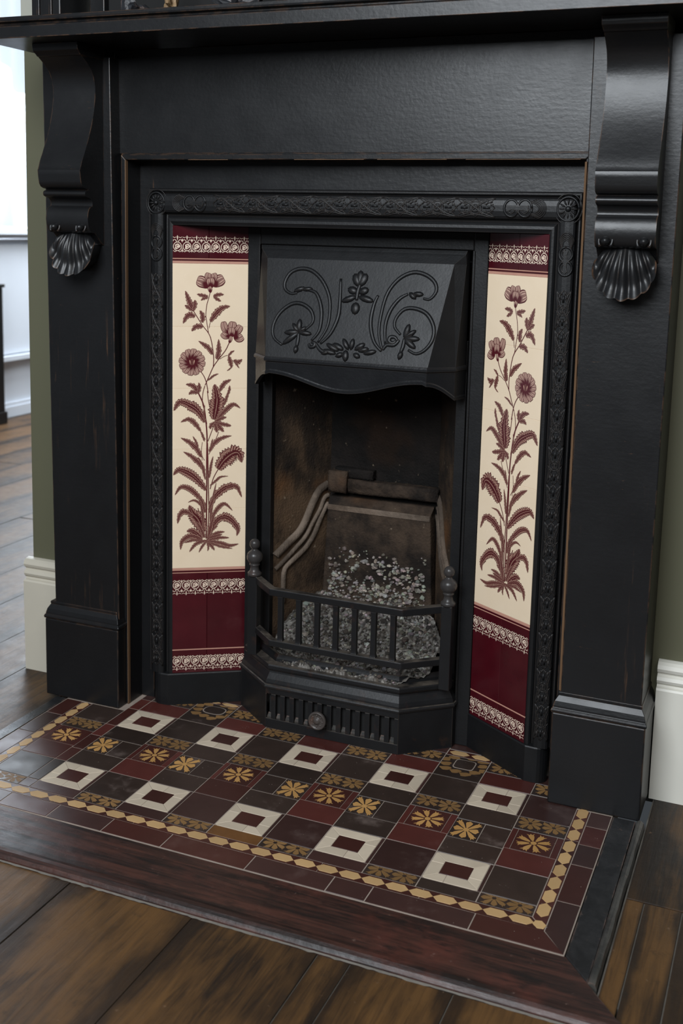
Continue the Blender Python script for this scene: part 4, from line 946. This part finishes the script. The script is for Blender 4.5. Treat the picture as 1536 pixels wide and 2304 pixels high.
# ------------------------------------------------------------------ tiled hearth with timber kerb
H = thing('tiled_hearth', (-0.05, -0.20, 0.0), 'geometric tiled hearth of dark red, ivory framed and gold flower tiles with a wooden kerb', 'hearth')
MB().box(-.7185, .6140, -.4860, .2000, -.045, -.0011).build('mortar_bed', 'grout', H)
GAP = .0022
def rect(x0, x1, y0, y1, g=GAP): h = g / 2; return [(x0 + h, y0 + h), (x1 - h, y0 + h), (x1 - h, y1 - h), (x0 + h, y1 - h)]
def T_(poly, mat, name='tile', zt=None):
    return MB().tile(poly, (rnd.uniform(-.00035, .0)) if zt is None else zt, -.0040, .0005).build(name, mat, H)
def clip(poly, x0, x1, y0, y1):
    for ax, lim, sg in ((0, x0, 1), (0, x1, -1), (1, y0, 1), (1, y1, -1)):
        out = []
        for i in range(len(poly)):
            a, b = poly[i - 1], poly[i]; ia, ib = sg * (a[ax] - lim) >= 0, sg * (b[ax] - lim) >= 0
            if ia != ib:
                t = (lim - a[ax]) / (b[ax] - a[ax]); out.append((a[0] + (b[0] - a[0]) * t, a[1] + (b[1] - a[1]) * t))
            if ib: out.append(b)
        poly = out
        if not poly: break
    return poly
def petal(c, ang, r0, r1, w, kind):
    if kind == 'round': prof = [(r0, w * .22), (r0 + (r1 - r0) * .25, w * .55), (r0 + (r1 - r0) * .62, w), (r0 + (r1 - r0) * .80, w * .95), (r0 + (r1 - r0) * .86, w * .55), (r1, 0)]
    elif kind == 'fork': prof = [(r0, w * .2), (r0 + (r1 - r0) * .3, w * .55), (r0 + (r1 - r0) * .62, w * .80), (r0 + (r1 - r0) * .74, w * .66), (r0 + (r1 - r0) * .98, w * 1.10), (r0 + (r1 - r0) * .84, w * .34), (r1, 0)]
    else: prof = [(r0, w * .25), (r0 + (r1 - r0) * .35, w * .7), (r0 + (r1 - r0) * .7, w), (r0 + (r1 - r0) * .86, w * .6), (r1, 0)]
    pts = prof + [(r, -q) for r, q in prof[::-1][1:]]
    ca, sa = math.cos(ang), math.sin(ang)
    return [(c[0] + r * ca - q * sa, c[1] + r * sa + q * ca) for r, q in pts]
def inlay(polys, z, mat, par, name='inlay', lift=.00022):
    m = MB()
    for p in polys:
        if len(p) < 3: continue
        m.loft([[(x, y, z - .0004) for x, y in p], [(x, y, z + lift) for x, y in p]])
    if m.v: m.build(name, mat, par, kind='stuff')
def ztop(o): return max(v.co.z for v in o.data.vertices)
def dot(c, r, n=10): return [(c[0] + r * math.cos(2 * PI * k / n), c[1] + r * math.sin(2 * PI * k / n)) for k in range(n)]
def red_flower(x0, x1, y0, y1):
    c = ((x0 + x1) / 2 - .001, (y0 + y1) / 2 - .001)
    w = .0385
    for a, b, mt in ((x0, c[0] - w, 't_red'), (c[0] - w, c[0] + w, 't_brown'), (c[0] + w, x1, 't_red')):
        o = T_(rect(a, b, y0, y1, .0010), 't_red' if mt == 't_red' else 't_redf')
        if mt == 't_brown': core = o
    P = [petal(c, PI / 8 + k * PI / 4, .0080, .0350 if k % 2 else .0335, .0072, 'fork') for k in range(8)]
    inlay(P + [dot(c, .0062)], ztop(core), 'i_gold', core)
def gold_flower(x0, x1, y0, y1):
    o = T_(rect(x0, x1, y0, y1, .0012), 't_dark'); c = ((x0 + x1) / 2, (y0 + y1) / 2); hx, hy_ = (x1 - x0) / 2 - .003, (y1 - y0) / 2 - .003
    P = []
    for k in range(8):
        q = petal((0, 0), PI / 4 * k, .0075, .0340 if k % 2 == 0 else .0440, .0088 if k % 2 == 0 else .0080, 'round' if k % 2 == 0 else 'fork')
        q = clip(q, -.0345, .0345, -.0345, .0345)
        P.append([(c[0] + a / .0345 * hx, c[1] + b / .0345 * hy_) for a, b in q])
    inlay(P + [dot(c, .0066)], ztop(o), 'i_gold', o)
def half_flower(x0, x1, y0, y1, f=.62):
    o = T_(rect(x0, x1, y0, y1), 't_dark'); P = []
    for fx in (.27, .73):
        c = (x0 + (x1 - x0) * fx, y0 + (y1 - y0) * (f + rnd.uniform(-.06, .06))); a0 = rnd.uniform(0, .4)
        for k in range(8):
            q = petal(c, a0 + k * PI / 4, .0040, .0285 if k % 2 else .0240, .0060, 'fork' if k % 2 else 'leaf')
            lo, hi = (x0 + .0022, (x0 + x1) / 2 - .0004) if fx < .5 else ((x0 + x1) / 2 + .0004, x1 - .0022)
            P.append(clip(q, lo, hi, y0 + .0022, y1 - .0022))
    inlay(P, ztop(o), 'i_dull', o)
def hole_tile(x0, x1, y0, y1, c, rx, ry, sq):
    o = T_(rect(x0, x1, y0, y1), 't_dark'); P = []
    for k in range(12):
        a = 2 * PI * k / 12 + .26; d = .039 + .007 * (k % 2)
        cc = (c[0] + d * 1.05 * math.cos(a), c[1] + d * .95 * math.sin(a))
        q = [(cc[0] + .0125 * math.cos(t) * (1 + .25 * math.cos(3 * t + a)), cc[1] + .0088 * math.sin(t) * (1 + .2 * math.sin(2 * t))) for t in [2 * PI * j / 14 for j in range(14)]]
        P.append(clip(q, x0 + .002, x1 - .002, y0 + .002, y1 - .002))
    inlay(P, ztop(o), 'i_dull', o)
    def sup(k): return [(c[0] + k * rx * math.copysign(abs(math.cos(t)) ** sq, math.cos(t)), c[1] + k * ry * math.copysign(abs(math.sin(t)) ** sq, math.sin(t))) for t in [2 * PI * j / 28 for j in range(28)]]
    inlay([sup(1.10)], ztop(o), 'grout', o, 'grout_ring', .0005); inlay([sup(1.0)], ztop(o), 't_dark', o, 'plug', .0009)
def white_frame(x0, x1, y0, y1):
    a0, a1, b0, b1 = x0 + .0015, x1 - .0070, y0 + .0010, y1 - .0010
    ix, iy = (a1 - a0) * .235, (b1 - b0) * .265
    i0, i1, j0, j1 = a0 + ix, a1 - ix, b0 + iy, b1 - iy
    c = .0045
    T_(rect(a1 + .0006, x1, y0, y1, .0010), 't_brown')
    T_(rect(i0, i1, j0, j1, .0008), 't_redf')
    quads = [[(a0 + c, b0), (a1 - c, b0), (a1, b0 + c * .6), (i1, j0), (i0, j0), (a0, b0 + c * .6)], [(a0, b1 - c * .6), (i0, j1), (i1, j1), (a1, b1 - c * .6), (a1 - c, b1), (a0 + c, b1)],
             [(a0, b0 + c * .6), (i0, j0), (i0, j1), (a0, b1 - c * .6)], [(a1, b0 + c * .6), (a1, b1 - c * .6), (i1, j1), (i1, j0)]]
    for n, q in enumerate(quads):
        cx = sum(p[0] for p in q) / len(q); cy = sum(p[1] for p in q) / len(q)
        q = [(cx + (x - cx) * .988, cy + (y - cy) * .985) for x, y in q]
        if rnd.random() < .6:                       # cracked in two
            f = rnd.uniform(.35, .65); g = .0004
            if n < 2:
                m = a0 + (a1 - a0) * f; parts = [clip(q, -9, m - g, -9, 9), clip(q, m + g, 9, -9, 9)]
            else:
                m = b0 + (b1 - b0) * f; parts = [clip(q, -9, 9, -9, m - g), clip(q, -9, 9, m + g, 9)]
        else: parts = [q]
        for p in parts:
            if len(p) > 2: T_(p, 't_white', 'ivory_tile')


XL = [-.6435, -.5515, -.4125, -.3105, -.2020, -.1015, .0095, .1125, .2245, .3280, .4405, .5425]
Y = [-.4025, -.3690, -.2735, -.2060, -.1290, -.0790, .0175]
for i in range(11):
    x0, x1 = XL[i], XL[i + 1]
    if i % 2 == 0:                                     # plain columns
        half_flower(x0, x1, Y[0], Y[1], .72)
        T_(rect(x0, x1, Y[1], Y[2]), 't_dark' if i in (0, 2, 10) else 't_brown')
        T_(rect(x0, x1, Y[2], Y[3]), 't_redf' if i in (0, 4) else 't_red')
        red_flower(x0, x1, Y[3], Y[4]); half_flower(x0, x1, Y[4], Y[5])
        if i == 0: T_(rect(x0, x1, Y[5], .0), 't_dark'); continue
        T_(rect(x0, x1, Y[5], Y[6]), 't_brown' if i == 10 else 't_dark')
        if i == 10: half_flower(x0, x1, Y[6], .070); T_(rect(x0, x1, .070, .115), 't_brown'); continue
        if i == 2: hole_tile(x0, x1, Y[6], .128, (-.3550, .0930), .026, .0185, .72)
        elif i == 8: hole_tile(x0, x1, Y[6], .118, (.2780, .0840), .0215, .0195, .35)
        else: half_flower(x0, x1, Y[6], .066)
        if i in (4, 6): T_(rect(x0, x1, .066, .200), 't_brown')
        else: T_(rect(x0, x1, .146, .200), 't_brown')
    else:                                              # columns with the ivory frames
        xs = x0
        if i == 1:
            xs = x0 + .029
            for a, b, mt in ((Y[0], Y[1], 't_redf'), (Y[1], Y[2], 't_dark'), (Y[2], -.2125, 't_redf'), (-.2125, -.140, 't_redf'), (-.140, Y[5], 't_red'), (Y[5], Y[6], 't_redf'), (Y[6], .075, 't_red'), (.075, .199, 't_brown')): T_(rect(x0, xs, a, b), mt)
        T_(rect(xs, x1, Y[0], -.3695), 't_rust' if i == 5 else ('t_brown' if i != 9 else 't_dark'))
        white_frame(xs, x1, -.3695, -.2750)
        T_(rect(xs, x1, -.2745, -.2125), 't_dark'); T_(rect(xs, x1, -.140, -.0795), 't_dark')
        gx = xs + (x1 - xs) * .53
        if i == 1: gold_flower(xs, gx, -.2125, -.140); T_(rect(gx, x1, -.2125, -.140), 't_dark')
        elif i == 5: T_(rect(xs, x1 - .0595, -.2125, -.140), 't_dark'); gold_flower(x1 - .0595, x1, -.2125, -.140)
        else: gold_flower(xs, xs + .0590, -.2125, -.140); T_(rect(xs + .0590, x1, -.2125, -.140), 't_dark')
        white_frame(xs, x1, -.0785, .0165)
        T_(rect(xs, x1, Y[6], .0750), 't_red'); half_flower(xs, x1, .0750, .1220); T_(rect(xs, x1, .1220, .200), 't_brown')

# lozenge borders: brown strips with buff lozenges set in
def loz(c, L, Wd, ang):
    pts = [(-L / 2, 0), (-L * .27, -Wd / 2), (L * .27, -Wd / 2), (L / 2, 0), (L * .27, Wd / 2), (-L * .27, Wd / 2)]
    ca, sa = math.cos(ang), math.sin(ang)
    return [(c[0] + x * ca - y * sa, c[1] + x * sa + y * ca) for x, y in pts]
def lozenge(c, L, Wd, ang):
    MB().tile(loz(c, L, Wd, ang), .0004, -.003, .0003).build('lozenge', 't_gold', H)
XI0, XI1, XO0, XO1, YF0, YF1 = -.6435, .5425, -.6720, .5700, -.4025, -.4340
n = 24; cuts = [XI0 + (XI1 - XI0) * k / 6 for k in range(7)]
for k in range(6):
    a, b = cuts[k], cuts[k + 1]
    p = [(a if k else XO0 + .001, YF1), (b if k < 5 else XO1 - .001, YF1), (b, YF0), (a, YF0)]
    if k == 0: p[0] = (XO0, YF1)
    if k == 5: p[1] = (XO1, YF1)
    cx = sum(q[0] for q in p) / 4; cy = sum(q[1] for q in p) / 4
    T_([(cx + (x - cx) * .996, cy + (y - cy) * .955) for x, y in p], 't_redf', 'border_tile', -.0004)
pit = (.5490 - .1400) / 9
k = 0
x = .5490 - pit / 2
while x > XI0 + .004:
    pp = pit if x > -.1 else .0478
    lozenge((x, -.4185), pp * .985, .0215, 0.0); x -= (pit + pp) / 2 if abs(x + .1) > .05 else (pit + .0478) / 2
lozenge((.5585, -.4200), .026, .019, -PI / 4)
for xa, xb, s_ in ((XI1, XO1, 1), (XO0, XI0, -1)):
    ys = [YF0, -.25, -.125, -.002]
    for a, b in zip(ys, ys[1:]):
        p = rect(xa, xb, a, b, .0014)
        if a == YF0: p[1 if s_ > 0 else 0] = (XO1 - .001 if s_ > 0 else XO0 + .001, YF1 + .001)
        T_(p, 't_redf', 'border_tile', -.0004)
for j in range(9):
    y = -.3980 + .0450 * (j + .5)
    if y < -.012: lozenge((.5562, y), .0443, .0215, PI / 2)
for j in range(9):
    y = -.3900 + .0433 * (j + .5)
    if y < -.005: lozenge((-.6580, y), .0427, .0205, PI / 2)
for x0, x1 in ((XL[2], XL[3]), (XL[8], XL[9])):
    T_(rect(x0, x1, .1190 if x0 > 0 else .1285, .1455), 't_redf', 'border_tile', -.0004)
    for q in (.27, .76): lozenge((x0 + (x1 - x0) * q, .1325 if x0 > 0 else .137), .046, .0185 if x0 > 0 else .012, 0.0)
# outer band of plain tiles
fx = [-.7170, -.5380, -.4190, -.2900, -.1560, .0235, .1850, .2605, .4500, .6130]
for a, b in zip(fx, fx[1:]):
    p = rect(a, b, -.4840, YF1)
    if b == .6130: p[2] = (XO1 - .0006, YF1 - .0006)
    if a == -.7170: p[3] = (XO0 + .0006, YF1 - .0006)
    T_(p, 't_brown' if rnd.random() < .6 else 't_redf', 'band_tile')
fy_ = [-.4840, -.3365, -.2090, -.1335, -.0600, -.0010]
for a, b in zip(fy_, fy_[1:]):
    p = rect(XO1, .6130, a, b)
    if a == -.4840: p[0] = (XO1 + .0008, YF1 + .0006)
    T_(p, ('t_brown', 't_redf', 't_brown', 't_red', 't_brown')[fy_.index(a)], 'band_tile')
fl_ = [-.4840, -.330, -.190, -.085, -.0010]
for a, b in zip(fl_, fl_[1:]):
    p = rect(-.7170, XO0, a, b)
    if a == -.4840: p[1] = (XO0 - .0008, YF1 + .0006)
    T_(p, 't_brown' if fl_.index(a) % 2 == 0 else 't_redf', 'band_tile')

# front kerb with a rounded nosing, mitred against the slate strips
KP = [(-.4865, -.003), (-.4885, .0002), (-.520, .0006), (-.590, .0004), (-.604, .0002), (-.6075, .0018), (-.614, .0034), (-.622, .0026), (-.6285, -.0010), (-.6325, -.0070), (-.6345, -.0140), (-.6350, -.0440), (-.4865, -.0440)]
def xr(y): return min(.7430, .6160 + (-.4865 - y) * .865)
def xl(y): return max(-.7480, -.7205 - (-.4865 - y) * .50)
rings = []
for k in range(9):
    t = k / 8; rings.append([(xl(y) + (xr(y) - xl(y)) * t, y, z) for y, z in KP])
MB().loft(rings).build('front_kerb', 'kerb', H, 0.0012)
def strip(name, poly, mat, z): MB().tile(poly, z, -.044, .0012).build(name, mat, H)
strip('slate_strip', [(.6165, -.4855), (.6615, -.5375), (.6600, -.0010), (.6155, -.0010)], 'slate', .0004)
strip('slate_strip', [(-.7195, -.4865), (-.7195, -.0010), (-.7480, -.0010), (-.7480, -.5380)], 'slate', .0004)
m = MB(); rr = random.Random(4)
rings = []
for k in range(25):
    y = -.5400 + (.5390) * k / 24; w = rr.uniform(-.0012, .0012)
    rings.append([(.6622, y, -.044), (.6622, y, .0012), (.6650, y, .0030 + w * .5), (.6705, y, .0030 + w), (.6745 + w, y, .0004), (.6770 + w, y, -.006), (.6775, y, -.044)])
m.loft(rings).build('edge_strip', 'bead', H)

# dust gathered along the foot of the kerb
rr = random.Random(9); top = []; ys = []
for k in range(161):
    x = -.80 + 1.53 * k / 160; ys.append((x, -.6368 - .0028 * rr.random() ** 2 - .0018 * max(0, math.sin(x * 23)) * rr.random()))
MB().loft([[(x, -.6352, -.0080) for x, y in ys], [(x, (y - .6352) / 2, -.0088) for x, y in ys], [(x, y, -.0101) for x, y in ys]], False, False).build('dust_line', 'dust', H, kind='stuff')
